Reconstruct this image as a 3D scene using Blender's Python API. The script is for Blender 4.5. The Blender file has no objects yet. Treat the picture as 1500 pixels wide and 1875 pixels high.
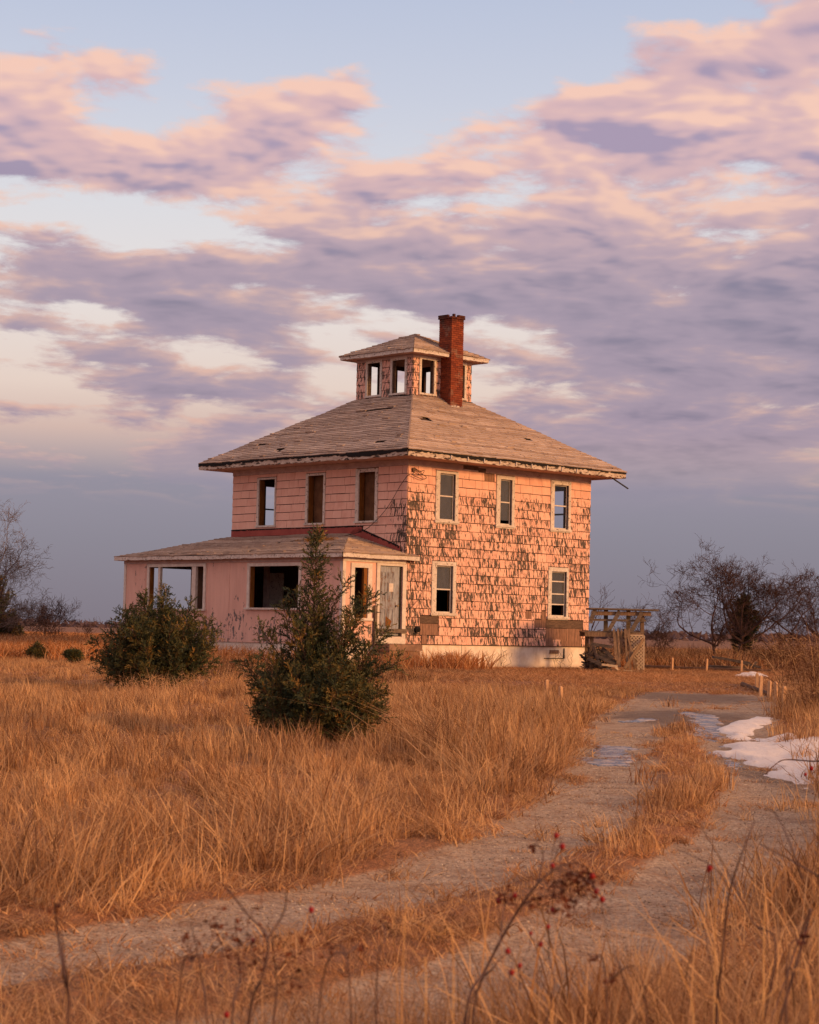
import bpy, math, random
import numpy as np
from mathutils import Vector, Matrix

# ------------------------------------------------------------------ camera, sky, sun, exposure
scene = bpy.context.scene
COL = scene.collection
R = math.radians
FPX, PITCH, ROLL = 3649.2, 0.0603, 0.0216          # focal length in px of a 1500 px wide frame
HG = 0.45                                          # ground height at the house
CAMZ = 1.561
cam_data = bpy.data.cameras.new('camera')
cam_data.sensor_fit = 'HORIZONTAL'; cam_data.sensor_width = 24.0
cam_data.lens = FPX * 24.0 / 1500.0
cam_data.clip_start = 0.05; cam_data.clip_end = 9000
cam_data.dof.use_dof = True; cam_data.dof.focus_distance = 52.0; cam_data.dof.aperture_fstop = 5.6
cam = bpy.data.objects.new('camera', cam_data); COL.objects.link(cam)
cp, sp = math.cos(PITCH), math.sin(PITCH)
fwd = Vector((0, cp, sp)); up0 = Vector((0, -sp, cp)); rt0 = Vector((1, 0, 0))
cr, sr = math.cos(ROLL), math.sin(ROLL)
rt = rt0 * cr + up0 * sr; upv = up0 * cr - rt0 * sr
cam.matrix_world = Matrix(((rt.x, upv.x, -fwd.x, 0), (rt.y, upv.y, -fwd.y, 0), (rt.z, upv.z, -fwd.z, CAMZ), (0, 0, 0, 1)))
scene.camera = cam

SUN_AZ, SUN_EL = R(118), R(15)       # clockwise from +Y (the view direction): low, right and slightly behind the camera
sun_data = bpy.data.lights.new('sun', 'SUN'); sun_data.energy = 3.5; sun_data.angle = R(11)
sun_data.color = (1.0, 0.52, 0.19)
sun = bpy.data.objects.new('sun', sun_data); COL.objects.link(sun)
sdir = Vector((math.sin(SUN_AZ) * math.cos(SUN_EL), math.cos(SUN_AZ) * math.cos(SUN_EL), math.sin(SUN_EL)))
sun.rotation_euler = (-sdir).to_track_quat('-Z', 'Y').to_euler()
scene.view_settings.view_transform = 'Standard'; scene.view_settings.look = 'None'
scene.view_settings.exposure = 0.0; scene.view_settings.gamma = 1.0
scene.view_settings.use_curve_mapping = False
scene.render.engine = 'CYCLES'
scene.cycles.use_adaptive_sampling = True; scene.cycles.adaptive_threshold = 0.025
scene.cycles.max_bounces = 5; scene.cycles.diffuse_bounces = 2; scene.cycles.glossy_bounces = 2
scene.cycles.transparent_max_bounces = 8; scene.cycles.transmission_bounces = 3
scene.cycles.use_denoising = True

def lin(r, g, b):
    f = lambda c: (c / 255 / 12.92) if c <= 10 else ((c / 255 + 0.055) / 1.055) ** 2.4
    return (f(r), f(g), f(b), 1.0)

class NT:
    """small node-graph builder"""
    def __init__(s, tree): s.t = tree; s.n = tree.nodes; s.l = tree.links
    def new(s, typ, **kw):
        nd = s.n.new(typ)
        for k, v in kw.items(): setattr(nd, k, v)
        return nd
    def put(s, sock, v):
        if isinstance(v, bpy.types.NodeSocket): s.l.new(v, sock)
        elif v is not None: sock.default_value = v
    def math(s, op, a, b=None, c=None, clamp=False):
        nd = s.new('ShaderNodeMath', operation=op, use_clamp=clamp)
        for i, v in enumerate((a, b, c)):
            if v is not None: s.put(nd.inputs[i], v)
        return nd.outputs[0]
    def vmath(s, op, a, b=None):
        nd = s.new('ShaderNodeVectorMath', operation=op)
        s.put(nd.inputs[0], a)
        if b is not None: s.put(nd.inputs[1], b)
        return nd.outputs['Value'] if op in ('DOT_PRODUCT', 'LENGTH') else nd.outputs[0]
    def comb(s, x, y, z):
        nd = s.new('ShaderNodeCombineXYZ')
        for i, v in enumerate((x, y, z)): s.put(nd.inputs[i], v)
        return nd.outputs[0]
    def sep(s, v):
        nd = s.new('ShaderNodeSeparateXYZ'); s.put(nd.inputs[0], v); return nd.outputs
    def noise(s, vec, scale, detail=3, rough=0.5, dist=0.0):
        nd = s.new('ShaderNodeTexNoise'); s.put(nd.inputs['Vector'], vec)
        nd.inputs['Scale'].default_value = scale; nd.inputs['Detail'].default_value = detail
        nd.inputs['Roughness'].default_value = rough; nd.inputs['Distortion'].default_value = dist
        return nd.outputs['Fac']
    def mix(s, f, a, b, blend='MIX'):
        nd = s.new('ShaderNodeMix', data_type='RGBA', blend_type=blend)
        s.put(nd.inputs['Factor'], f); s.put(nd.inputs['A'], a) if False else None
        s.put(nd.inputs[6], a); s.put(nd.inputs[7], b)
        return nd.outputs[2]
    def ramp(s, f, stops, interp='LINEAR'):
        nd = s.new('ShaderNodeValToRGB'); s.put(nd.inputs[0], f)
        e = nd.color_ramp.elements; nd.color_ramp.interpolation = interp
        while len(e) > 1: e.remove(e[-1])
        e[0].position, e[0].color = stops[0][0], stops[0][1]
        for p, c in stops[1:]:
            x = e.new(p); x.color = c
        return nd.outputs[0]
    def smooth(s, v, lo, hi):
        nd = s.new('ShaderNodeMapRange', interpolation_type='SMOOTHSTEP')
        s.put(nd.inputs[0], v); s.put(nd.inputs[1], lo); s.put(nd.inputs[2], hi)
        return nd.outputs[0]

def G(v): return (v, v, v, 1.0)

world = bpy.data.worlds.new('World'); scene.world = world; world.use_nodes = True
wt = NT(world.node_tree)
for nd in list(wt.n): wt.n.remove(nd)
def build_sky():
    STR = 0.10
    sky = wt.new('ShaderNodeTexSky', sky_type='NISHITA', sun_disc=False)
    sky.sun_elevation = SUN_EL; sky.sun_rotation = SUN_AZ
    sky.air_density = 1.0; sky.dust_density = 2.5; sky.ozone_density = 1.0
    tc = wt.new('ShaderNodeTexCoord').outputs['Generated']
    x, y, z = wt.sep(tc)
    az = wt.math('ARCTAN2', x, y)
    el = z
    E = lambda py: (1158 - py) / 3649.0            # sine of the elevation of a row of the photograph
    air = wt.ramp(wt.math('MULTIPLY', el, 2.0, clamp=True), [   # clear air: grey mauve haze at the horizon, cream, then pale blue
        (0.0, lin(128, 120, 131)), (2 * E(1000), lin(135, 130, 144)), (2 * E(890), lin(143, 137, 153)),
        (2 * E(800), lin(208, 178, 168)), (2 * E(720), lin(226, 204, 192)), (2 * E(560), lin(228, 218, 214)),
        (2 * E(400), lin(218, 216, 220)), (2 * E(200), lin(199, 203, 218)), (2 * E(0), lin(182, 191, 214)),
        (2 * E(-420), lin(188, 188, 204)), (1.0, lin(196, 186, 190))])
    base = wt.mix(1.0, air, wt.mix(1.0, sky.outputs[0], G(STR * .10), 'MULTIPLY'), 'ADD')
    zc = wt.math('ADD', wt.math('MAXIMUM', z, 0.0), 0.15)   # cloud deck seen in perspective
    p = wt.comb(wt.math('DIVIDE', x, zc), wt.math('DIVIDE', y, zc), 3.7)
    wob = wt.new('ShaderNodeTexNoise'); wt.put(wob.inputs['Vector'], p); wob.inputs['Scale'].default_value = 3.4; wob.inputs['Detail'].default_value = 2
    p = wt.vmath('ADD', p, wt.vmath('MULTIPLY', wt.vmath('SUBTRACT', wob.outputs['Color'], (.5, .5, .5)), (.12, .10, 0)))
    def puffs(off, det):
        q = wt.vmath('ADD', p, off) if off else p
        return wt.noise(q, 5.6, det, 0.585, 0.0)
    n0 = puffs(None, 8); n1 = puffs((0.012, -0.040, 0.0), 3); n2 = puffs(None, 3)
    # how much cloud there is, by direction: rows of elevation, columns of azimuth
    rows = [60, 160, 260, 350, 430, 520, 600, 680, 790]
    cols = [0, 150, 300, 450, 600, 750, 900, 1050, 1200, 1350, 1500]
    grid = [[.15, .25, .15, .10, .0, .0, .0, .15, .30, .55, .65],
            [.75, .80, .50, .60, .60, .10, .35, .50, .80, .75, .75],
            [.80, .60, .50, .75, .70, .35, .65, .90, .85, .80, .80],
            [.98, .95, .90, .95, .68, .50, .65, .80, .85, .75, .80],
            [.30, .10, .20, .45, .60, .80, .85, .80, .75, .60, .85],
            [.75, .95, 1.0, .95, .95, 1.0, .95, .90, .90, 1.0, 1.0],
            [.55, .50, .78, .78, .45, .42, .55, .85, .97, 1.0, 1.0],
            [.25, .60, .62, .68, .52, .45, .62, .65, .80, .95, 1.0],
            [.50, .40, .60, .70, .70, .70, .80, .90, .95, .90, .60]]
    fa = wt.math('MULTIPLY_ADD', az, 2.0, 0.5, clamp=True)
    fe = wt.math('MULTIPLY', el, 2.0, clamp=True)
    cov = None
    for k in range(3):
        sa = [(2.0 * (c - 750) / 3649.0 + .5, (grid[3 * k][i], grid[3 * k + 1][i], grid[3 * k + 2][i], 1)) for i, c in enumerate(cols)]
        sa = [(0.0, (.6, .6, .6, 1))] + sa + [(1.0, (.6, .6, .6, 1))]
        se = [(2 * E(r), tuple(1.0 if (j == 3 * k + m) else 0.0 for m in range(3)) + (1,)) for j, r in enumerate(rows)][::-1]
        top = (1, 0, 0, 1) if k == 0 else (0, 0, 0, 1)
        se = se + [(2 * E(-120), top)]
        ra = wt.ramp(fa, sa, 'EASE'); re_ = wt.ramp(fe, se, 'LINEAR')
        d = wt.vmath('DOT_PRODUCT', ra, re_)
        cov = d if cov is None else wt.math('ADD', cov, d)
    d0 = wt.math('ADD', n0, wt.math('MULTIPLY_ADD', cov, 0.52, -0.262))
    dens = wt.smooth(d0, 0.45, 0.605)
    thick = wt.smooth(d0, 0.52, 0.82)
    gain = wt.math('MULTIPLY_ADD', wt.smooth(el, E(620), E(330)), 2.2, 1.3)
    lit = wt.math('MULTIPLY_ADD', wt.math('SUBTRACT', n2, n1), gain, 0.66)
    lit = wt.math('MULTIPLY_ADD', wt.math('SUBTRACT', n0, n2), 0.8, lit)
    lit = wt.math('SUBTRACT', lit, wt.math('MULTIPLY', thick, 0.36), clamp=True)
    hgt = wt.smooth(el, E(600), E(260))
    shade = wt.mix(hgt, lin(119, 115, 141), lin(164, 147, 174))
    glow = wt.mix(hgt, lin(226, 184, 168), lin(248, 202, 182))
    body = wt.mix(hgt, lin(162, 146, 165), lin(218, 180, 182))
    ccol = wt.mix(wt.smooth(lit, -0.06, 0.50), shade, body)
    ccol = wt.mix(wt.smooth(lit, 0.44, 0.92), ccol, glow)
    fade = wt.smooth(el, E(960), E(760))
    alpha = wt.math('MULTIPLY', dens, wt.math('MULTIPLY', fade, 0.92))
    col = wt.mix(alpha, base, ccol)
    bg = wt.new('ShaderNodeBackground'); bg.inputs['Strength'].default_value = STR
    wt.put(bg.inputs['Color'], wt.mix(1.0, col, G(1.0 / STR), 'MULTIPLY'))
    out = wt.new('ShaderNodeOutputWorld'); wt.l.new(bg.outputs[0], out.inputs['Surface'])
    world.cycles.sampling_method = 'MANUAL'; world.cycles.sample_map_resolution = 512
build_sky()

# ------------------------------------------------------------------ helpers
rng = np.random.default_rng(7); random.seed(7)

def ray(px, py):
    x, y = px - 750, py - 937.5
    u = cr * x + sr * y; v = -sr * x + cr * y
    return (u / FPX, cp + sp * v / FPX, sp - cp * v / FPX)
def at(px, py, Y):
    d = ray(px, py); t = Y / d[1]
    return Vector((d[0] * t, Y, CAMZ + d[2] * t))

RUT_L = [(9, 52), (6.6, 46), (5.52, 41), (4.18, 35), (3.15, 29), (2.56, 24.8), (2.04, 20.2), (1.39, 16.9), (0.77, 14.6), (0.19, 13.2), (-.55, 11.6), (-1.22, 10.4), (-1.9, 9.5), (-3.6, 8.2), (-6, 7)]
RUT_R = [(10.5, 51), (8.2, 45), (6.7, 40), (5.4, 33), (4.5, 26.5), (3.85, 20.6), (3.2, 17.3), (2.3, 14.4), (1.65, 12.2), (1.13, 10.8), (.5, 9.35), (-.1, 8.35), (-1.5, 7.1), (-4, 5.6)]
SPUR = [(3.6, 20.2), (4.6, 18.4), (6.5, 17.2), (10, 16.5)]
def seg_dist(x, y, poly):
    best = np.full(np.shape(x), 1e9)
    for (x0, y0), (x1, y1) in zip(poly[:-1], poly[1:]):
        dx, dy = x1 - x0, y1 - y0
        t = np.clip(((x - x0) * dx + (y - y0) * dy) / (dx * dx + dy * dy), 0, 1)
        best = np.minimum(best, np.hypot(x - x0 - t * dx, y - y0 - t * dy))
    return best
def sst(v, lo, hi):
    t = np.clip((v - lo) / (hi - lo), 0, 1); return t * t * (3 - 2 * t)
_h = np.random.default_rng(99).random((64, 64))
def vnoise(x, y):
    x = np.asarray(x, float); y = np.asarray(y, float)
    xi = np.floor(x).astype(int); yi = np.floor(y).astype(int)
    fx = x - xi; fy = y - yi; fx = fx * fx * (3 - 2 * fx); fy = fy * fy * (3 - 2 * fy)
    g = lambda i, j: _h[i % 64, j % 64]
    return (g(xi, yi) * (1 - fx) * (1 - fy) + g(xi + 1, yi) * fx * (1 - fy) + g(xi, yi + 1) * (1 - fx) * fy + g(xi + 1, yi + 1) * fx * fy)
def fbm(x, y, o=3):
    s = 0; a = .5
    for k in range(o): s = s + a * vnoise(x * 2 ** k + 17 * k, y * 2 ** k + 5 * k); a *= .5
    return s / (1 - .5 ** o)
def ruts(x, y):
    w = .40 + .25 * (fbm(np.asarray(x) * 1.3, np.asarray(y) * .8) - .5)
    near = sst(np.asarray(y, float), 24, 34)
    w = w + near * .12
    d = np.minimum(np.minimum(seg_dist(x, y, RUT_L), seg_dist(x, y, RUT_R) * .95), seg_dist(x, y, SPUR) + .05)
    return d, w
def gravel_mask(x, y):
    d, w = ruts(x, y)
    return 1 - sst(d, w * .8, w * 1.75)
def gz(x, y):
    x = np.asarray(x, float); y = np.asarray(y, float)
    z = .45 * sst(y, 12, 50)
    far = 1 - sst(y, 46, 58) * (1 - sst(y, 80, 110))
    z = z + far * .16 * (fbm(x * .35 + 3, y * .3) - .5) * (1 - sst(np.hypot(x, y), 150, 500))
    z = z + .03 * (fbm(x * 1.9, y * 1.9) - .5) * (1 - sst(np.hypot(x, y), 60, 120))
    near = (1 - sst(y, 30, 44))
    z = z - .06 * gravel_mask(x, y) * near
    return z
def gzf(x, y): return float(gz(x, y))

class MB:
    def __init__(s): s.v = []; s.f = []
    def quad(s, *p):
        i = len(s.v); s.v += [tuple(q) for q in p]; s.f.append(tuple(range(i, i + len(p)))); return s
    def hexa(s, p):          # 8 corners: bottom 4 ccw, top 4 ccw
        i = len(s.v); s.v += [tuple(q) for q in p]
        s.f += [(i, i + 3, i + 2, i + 1), (i + 4, i + 5, i + 6, i + 7), (i, i + 1, i + 5, i + 4), (i + 1, i + 2, i + 6, i + 5), (i + 2, i + 3, i + 7, i + 6), (i + 3, i, i + 4, i + 7)]
        return s
    def box(s, x0, x1, y0, y1, z0, z1):
        x0, x1 = min(x0, x1), max(x0, x1); y0, y1 = min(y0, y1), max(y0, y1); z0, z1 = min(z0, z1), max(z0, z1)
        return s.hexa([(x0, y0, z0), (x1, y0, z0), (x1, y1, z0), (x0, y1, z0), (x0, y0, z1), (x1, y0, z1), (x1, y1, z1), (x0, y1, z1)])
    def beam(s, p0, p1, w, h, up=(0, 0, 1)):
        p0 = Vector(p0); p1 = Vector(p1); d = (p1 - p0).normalized(); u = Vector(up)
        if abs(d.dot(u)) > .95: u = Vector((0, 1, 0))
        sd = d.cross(u).normalized(); u = sd.cross(d)
        a = sd * w / 2; b = u * h / 2
        return s.hexa([p0 - a - b, p0 + a - b, p1 + a - b, p1 - a - b, p0 - a + b, p0 + a + b, p1 + a + b, p1 - a + b])
    def tube(s, pts, rad, n=5, cap=True):
        pts = [Vector(p) for p in pts]
        i0 = len(s.v)
        for k, p in enumerate(pts):
            d = (pts[min(k + 1, len(pts) - 1)] - pts[max(k - 1, 0)])
            if d.length < 1e-9: d = Vector((0, 0, 1))
            d.normalize()
            u = Vector((0, 0, 1)) if abs(d.z) < .9 else Vector((1, 0, 0))
            a = d.cross(u).normalized(); b = d.cross(a)
            r = rad[k] if hasattr(rad, '__len__') else rad
            for j in range(n):
                t = 2 * math.pi * j / n
                s.v.append(tuple(p + a * (r * math.cos(t)) + b * (r * math.sin(t))))
        for k in range(len(pts) - 1):
            for j in range(n):
                q = i0 + k * n; s.f.append((q + j, q + (j + 1) % n, q + n + (j + 1) % n, q + n + j))
        if cap:
            s.f.append(tuple(i0 + j for j in range(n))[::-1]); q = i0 + (len(pts) - 1) * n; s.f.append(tuple(q + j for j in range(n)))
        return s
    def mesh(s, name, mat, smooth=False):
        me = bpy.data.meshes.new(name); me.from_pydata(s.v, [], s.f); me.update()
        if mat: me.materials.append(mat)
        if smooth:
            me.polygons.foreach_set('use_smooth', [True] * len(me.polygons))
        return me
    def build(s, name, mat, parent=None, smooth=False, kind=None, label=None):
        o = bpy.data.objects.new(name, s.mesh(name, mat, smooth)); COL.objects.link(o)
        if parent is not None: o.parent = parent
        if kind: o['kind'] = kind
        if label: o['label'] = label
        return o

def np_mesh(name, V, F, mat, attrs=None, smooth=False):
    """V (n,3); F (m,3) or (m,4)"""
    me = bpy.data.meshes.new(name)
    k = F.shape[1]
    me.vertices.add(len(V)); me.vertices.foreach_set('co', np.ascontiguousarray(V, np.float32).ravel())
    me.loops.add(F.size); me.loops.foreach_set('vertex_index', np.ascontiguousarray(F, np.int32).ravel())
    me.polygons.add(len(F)); me.polygons.foreach_set('loop_start', np.arange(0, F.size, k, dtype=np.int32))
    me.polygons.foreach_set('loop_total', np.full(len(F), k, np.int32))
    if smooth: me.polygons.foreach_set('use_smooth', np.ones(len(F), bool))
    for nm, arr in (attrs or {}).items():
        at_ = me.attributes.new(nm, 'FLOAT', 'POINT'); at_.data.foreach_set('value', np.ascontiguousarray(arr, np.float32))
    me.update(calc_edges=True); me.validate()
    if mat: me.materials.append(mat)
    return me
def link(name, me, parent=None):
    o = bpy.data.objects.new(name, me); COL.objects.link(o)
    if parent is not None: o.parent = parent
    return o
def tag(o, label, cat, group=None, kind=None):
    if label: o['label'] = label
    if cat: o['category'] = cat
    if group: o['group'] = group
    if kind: o['kind'] = kind
    return o
def empty(name, loc, rz=0.0):
    o = bpy.data.objects.new(name, None); COL.objects.link(o); o.location = loc; o.rotation_euler = (0, 0, rz)
    o.empty_display_size = .2
    return o

# ------------------------------------------------------------------ materials
def newmat(name):
    m = bpy.data.materials.new(name); m.use_nodes = True
    t = NT(m.node_tree)
    b = m.node_tree.nodes['Principled BSDF']
    b.inputs['Specular IOR Level'].default_value = 0.25
    return m, t, b
HOUSE = empty('farmhouse', (0, 0, 0))        # placed below; object-space textures hang on it
def coords(t, obj=None):
    tc = t.new('ShaderNodeTexCoord')
    if obj is not None: tc.object = obj
    return tc.outputs['Object']
def bump(t, b, h, strength=.3, dist=.01):
    n = t.new('ShaderNodeBump'); n.inputs['Strength'].default_value = strength; n.inputs['Distance'].default_value = dist
    t.put(n.inputs['Height'], h); t.l.new(n.outputs[0], b.inputs['Normal'])

def wood(name, c1, c2, scale=(3, 3, 3), rough=.8, obj=HOUSE, amount=1.0, dirt=None, dirt_at=(.6, .75), dscale=5):
    m, t, b = newmat(name)
    co = coords(t, obj)
    n = t.noise(t.vmath('MULTIPLY', co, scale), 4, 5, .6, .4)
    n2 = t.noise(co, 1.7, 3)
    col = t.mix(t.smooth(n, .3, .7), c1, c2)
    col = t.mix(t.math('MULTIPLY', t.smooth(n2, .35, .75), .35), col, c2)
    if dirt:
        n3 = t.noise(t.vmath('MULTIPLY', co, scale), dscale, 6, .68)
        col = t.mix(t.smooth(n3, *dirt_at), col, dirt)
    oi = t.new('ShaderNodeObjectInfo')
    col = t.mix(t.math('MULTIPLY', oi.outputs['Random'], .22), col, c2)
    t.put(b.inputs['Base Color'], col); b.inputs['Roughness'].default_value = rough
    bump(t, b, n, .35, .01)
    return m

def siding(name, mode):
    """old pink shingle paint flaking off grey boards"""
    m, t, b = newmat(name)
    co = coords(t, HOUSE); a, bb, z = t.sep(co)
    u = t.math('ADD', a, bb)
    oi = t.new('ShaderNodeObjectInfo'); rnd = oi.outputs['Random']; jmp = t.math('MULTIPLY', rnd, 53.0)
    fine = t.noise(t.comb(t.math('MULTIPLY', u, 15), t.math('MULTIPLY', z, 3.2), jmp), 1.0, 5, .62, 0.0)
    fine2 = t.noise(t.comb(t.math('MULTIPLY', u, 46), t.math('MULTIPLY', z, 7), 5), 1.0, 3, .6)
    low = t.noise(t.comb(u, t.math('MULTIPLY', z, .9), 0), .85, 3, .55)
    fl = t.math('ADD', t.math('MULTIPLY', fine, .68), t.math('MULTIPLY', fine2, .32))
    if mode == 'R':
        bias = t.math('MULTIPLY_ADD', low, .19, -.030)
        topk = t.smooth(z, 6.1, 5.3)                                   # top rows under the eave kept their paint
        bias = t.math('ADD', bias, t.math('MULTIPLY_ADD', topk, .15, -.15))
        edge = t.smooth(u, 1.1, .1); bias = t.math('MULTIPLY_ADD', edge, .035, bias)
    elif mode == 'L':
        edge = t.math('MULTIPLY', t.smooth(u, 2.0, .1), t.smooth(z, 6.0, 5.0))
        bias = t.math('ADD', t.math('MULTIPLY_ADD', low, .14, -.20), t.math('MULTIPLY', edge, .20))
    else:
        bias = t.math('MULTIPLY_ADD', low, .26, -.055)
    bias = t.math('ADD', bias, t.math('MULTIPLY_ADD', t.math('FRACT', t.math('MULTIPLY', rnd, 7.31)), .05, -.025))
    peel = t.smooth(t.math('ADD', fl, bias), .566, .586)
    sat = t.mix(rnd, lin(234, 182, 160), lin(222, 166, 146))
    var = t.noise(co, 2.3, 4)
    pink = t.mix(t.smooth(var, .3, .75), sat, lin(238, 188, 166))
    stri = t.noise(t.comb(t.math('MULTIPLY', u, 70), t.math('MULTIPLY', z, 1.2), 0), 1.0, 2)
    pink = t.mix(t.math('MULTIPLY', t.smooth(stri, .45, .75), .25), pink, lin(186, 126, 108))
    board = t.mix(t.smooth(fine2, .3, .7), lin(46, 38, 35), lin(108, 92, 82))
    col = t.mix(peel, pink, board)
    t.put(b.inputs['Base Color'], col); b.inputs['Roughness'].default_value = .75
    h = t.math('ADD', t.math('MULTIPLY', stri, .25), t.math('SUBTRACT', 1.0, peel))
    bump(t, b, h, .5, .006)
    return m

def roofing(name):
    m, t, b = newmat(name)
    co = coords(t, HOUSE)
    at_ = t.new('ShaderNodeAttribute', attribute_name='tint').outputs['Fac']
    n = t.noise(co, 1.1, 4, .6); n2 = t.noise(co, 14, 4, .65); n3 = t.noise(t.vmath('MULTIPLY', co, (1, 1, 6)), 3.2, 5, .65)
    col = t.mix(at_, lin(154, 130, 116), lin(206, 182, 164))
    col = t.mix(t.math('MULTIPLY', t.smooth(n, .45, .7), .4), col, lin(150, 130, 116))
    col = t.mix(t.math('MULTIPLY', t.smooth(n3, .55, .72), .65), col, lin(106, 86, 74))
    spk = t.noise(t.vmath('MULTIPLY', co, (2.2, 2.2, 9)), 3.5, 4, .7)
    col = t.mix(t.math('MULTIPLY', t.smooth(spk, .62, .70), .8), col, lin(74, 56, 48))
    col = t.mix(t.math('MULTIPLY', n2, .25), col, lin(120, 92, 76))
    t.put(b.inputs['Base Color'], col); b.inputs['Roughness'].default_value = .9
    bump(t, b, n2, .4, .01)
    return m

def plain(name, c, rough=.8, c2=None, scale=8, obj=HOUSE, metallic=0):
    m, t, b = newmat(name)
    if c2:
        n = t.noise(coords(t, obj), scale, 4, .6)
        t.put(b.inputs['Base Color'], t.mix(t.smooth(n, .3, .7), c, c2))
    else: b.inputs['Base Color'].default_value = c
    b.inputs['Roughness'].default_value = rough; b.inputs['Metallic'].default_value = metallic
    return m

M = {}
M['sidR'] = siding('pink_shingle_paint_worn', 'R')
M['sidL'] = siding('pink_shingle_paint', 'L')
M['sidC'] = siding('pink_shingle_paint_cupola', 'C')
M['roof'] = roofing('weathered_roof_shingle')
M['gap'] = plain('dark_gap_behind_shingles', lin(70, 48, 40), .95, lin(50, 34, 30), 5)
M['felt'] = plain('roof_felt', lin(58, 46, 40), .95, lin(88, 70, 58))
M['trim'] = wood('flaking_cream_trim', lin(222, 210, 198), lin(196, 180, 168), (2, 2, 2), dirt=lin(96, 76, 62), dirt_at=(.56, .64), dscale=6)
M['trim2'] = wood('clean_cream_trim', lin(224, 212, 200), lin(202, 186, 174), (2, 2, 2), dirt=lin(120, 96, 82), dirt_at=(.66, .74), dscale=7)
M['fascia'] = wood('rotten_fascia', lin(212, 196, 180), lin(172, 150, 134), (1.2, 1.2, 3), dirt=lin(44, 32, 26), dirt_at=(.54, .60), dscale=3.2)
M['soffit'] = plain('soffit_paint', lin(196, 158, 142), .8, lin(176, 138, 124), 3)
M['frieze'] = wood('frieze_board', lin(198, 172, 162), lin(172, 146, 138), (1, 1, 2), dirt=lin(108, 70, 58), dirt_at=(.66, .70), dscale=4)  # greyed base colour carries part of the eave shadow
M['redband'] = plain('old_red_paint', lin(164, 82, 72), .8, lin(146, 70, 62), 2)
M['tar'] = plain('tar_flashing', lin(26, 20, 18), .8)
M['jamb'] = wood('bare_yellow_jamb', lin(150, 96, 40), lin(110, 66, 28), (6, 6, 1))
M['inside'] = plain('interior_plaster', lin(92, 66, 48), .95, lin(70, 48, 36), 2)
M['innerboard'] = plain('bare_inner_boards', lin(120, 84, 58), .9, lin(92, 62, 42), 3)
M['sheath'] = wood('sheathing_boards', lin(162, 122, 100), lin(118, 88, 74), (9, 9, 1.2), dirt=lin(84, 64, 54), dirt_at=(.6, .75))
M['darkboard'] = wood('dark_board', lin(118, 94, 78), lin(80, 62, 52), (1.5, 1.5, 6))
M['panel'] = None
M['found'] = None
M['greywood'] = wood('grey_weathered_wood', lin(132, 114, 98), lin(88, 74, 64), (2, 2, 7), obj=None)
M['tanwood'] = wood('tan_weathered_wood', lin(152, 122, 96), lin(106, 84, 66), (7, 7, 1.5), obj=None)
M['stakewood'] = wood('pale_stake_wood', lin(216, 172, 132), lin(186, 142, 104), (7, 7, 1.5), obj=None)
M['palewood'] = wood('pale_lattice', lin(214, 190, 160), lin(180, 154, 126), (7, 7, 7), obj=None)
M['concrete'] = plain('step_concrete', lin(150, 118, 98), .9, lin(120, 92, 78), 5)
M['black'] = plain('black_rubber_and_gap_shade', (.012, .011, .011, 1), .6)
M['brass'] = plain('door_knob_metal', lin(190, 160, 110), .35, metallic=1)

def panel_mat():
    m, t, b = newmat('pink_plywood_panel')
    co = coords(t, HOUSE); a, bb, z = t.sep(co); u = t.math('ADD', a, bb)
    n = t.noise(t.comb(t.math('MULTIPLY', u, 7), t.math('MULTIPLY', z, 3), 0), 1.0, 6, .68, .2)
    low = t.noise(t.comb(u, z, 0), .9, 2)
    bias = t.math('ADD', t.math('MULTIPLY_ADD', low, .36, -.265), t.math('MULTIPLY', t.smooth(z, 2.2, .8), .11))
    peel = t.smooth(t.math('ADD', n, bias), .555, .585)
    var = t.noise(t.comb(t.math('MULTIPLY', u, 3), t.math('MULTIPLY', z, .7), 0), 1.0, 4)
    pink = t.mix(t.smooth(var, .3, .7), lin(212, 166, 150), lin(226, 180, 162))
    groove = t.new('ShaderNodeTexWave', wave_type='BANDS', bands_direction='X'); t.put(groove.inputs['Vector'], t.comb(u, 0, 0)); groove.inputs['Scale'].default_value = 1.55
    g = t.smooth(groove.outputs['Fac'], .04, .0)
    pink = t.mix(t.math('MULTIPLY', g, .10), pink, lin(150, 92, 88))
    t.put(b.inputs['Base Color'], t.mix(peel, pink, t.mix(n, lin(74, 66, 66), lin(126, 116, 112)))); b.inputs['Roughness'].default_value = .75
    bump(t, b, t.math('ADD', t.math('SUBTRACT', 1, peel), t.math('MULTIPLY', g, -.15)), .5, .005)
    return m
M['panel'] = panel_mat()
def found_mat():
    m, t, b = newmat('whitewashed_block')
    co = coords(t, HOUSE); a, bb, z = t.sep(co); u = t.math('ADD', a, bb)
    n = t.noise(co, 3.0, 6, .65); n2 = t.noise(t.comb(t.math('MULTIPLY', u, 9), t.math('MULTIPLY', z, 1.4), 0), 1, 4, .6)
    col = t.mix(t.smooth(n, .35, .7), lin(236, 220, 204), lin(212, 192, 174))
    col = t.mix(t.math('MULTIPLY', t.smooth(n2, .55, .75), .5), col, lin(168, 140, 118))
    col = t.mix(t.math('MULTIPLY', t.smooth(t.math('ADD', z, t.math('MULTIPLY', n, .3)), .34, .12), .6), col, lin(150, 112, 84))
    t.put(b.inputs['Base Color'], col); b.inputs['Roughness'].default_value = .85
    bump(t, b, n, .3, .01)
    return m
M['found'] = found_mat()
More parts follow.
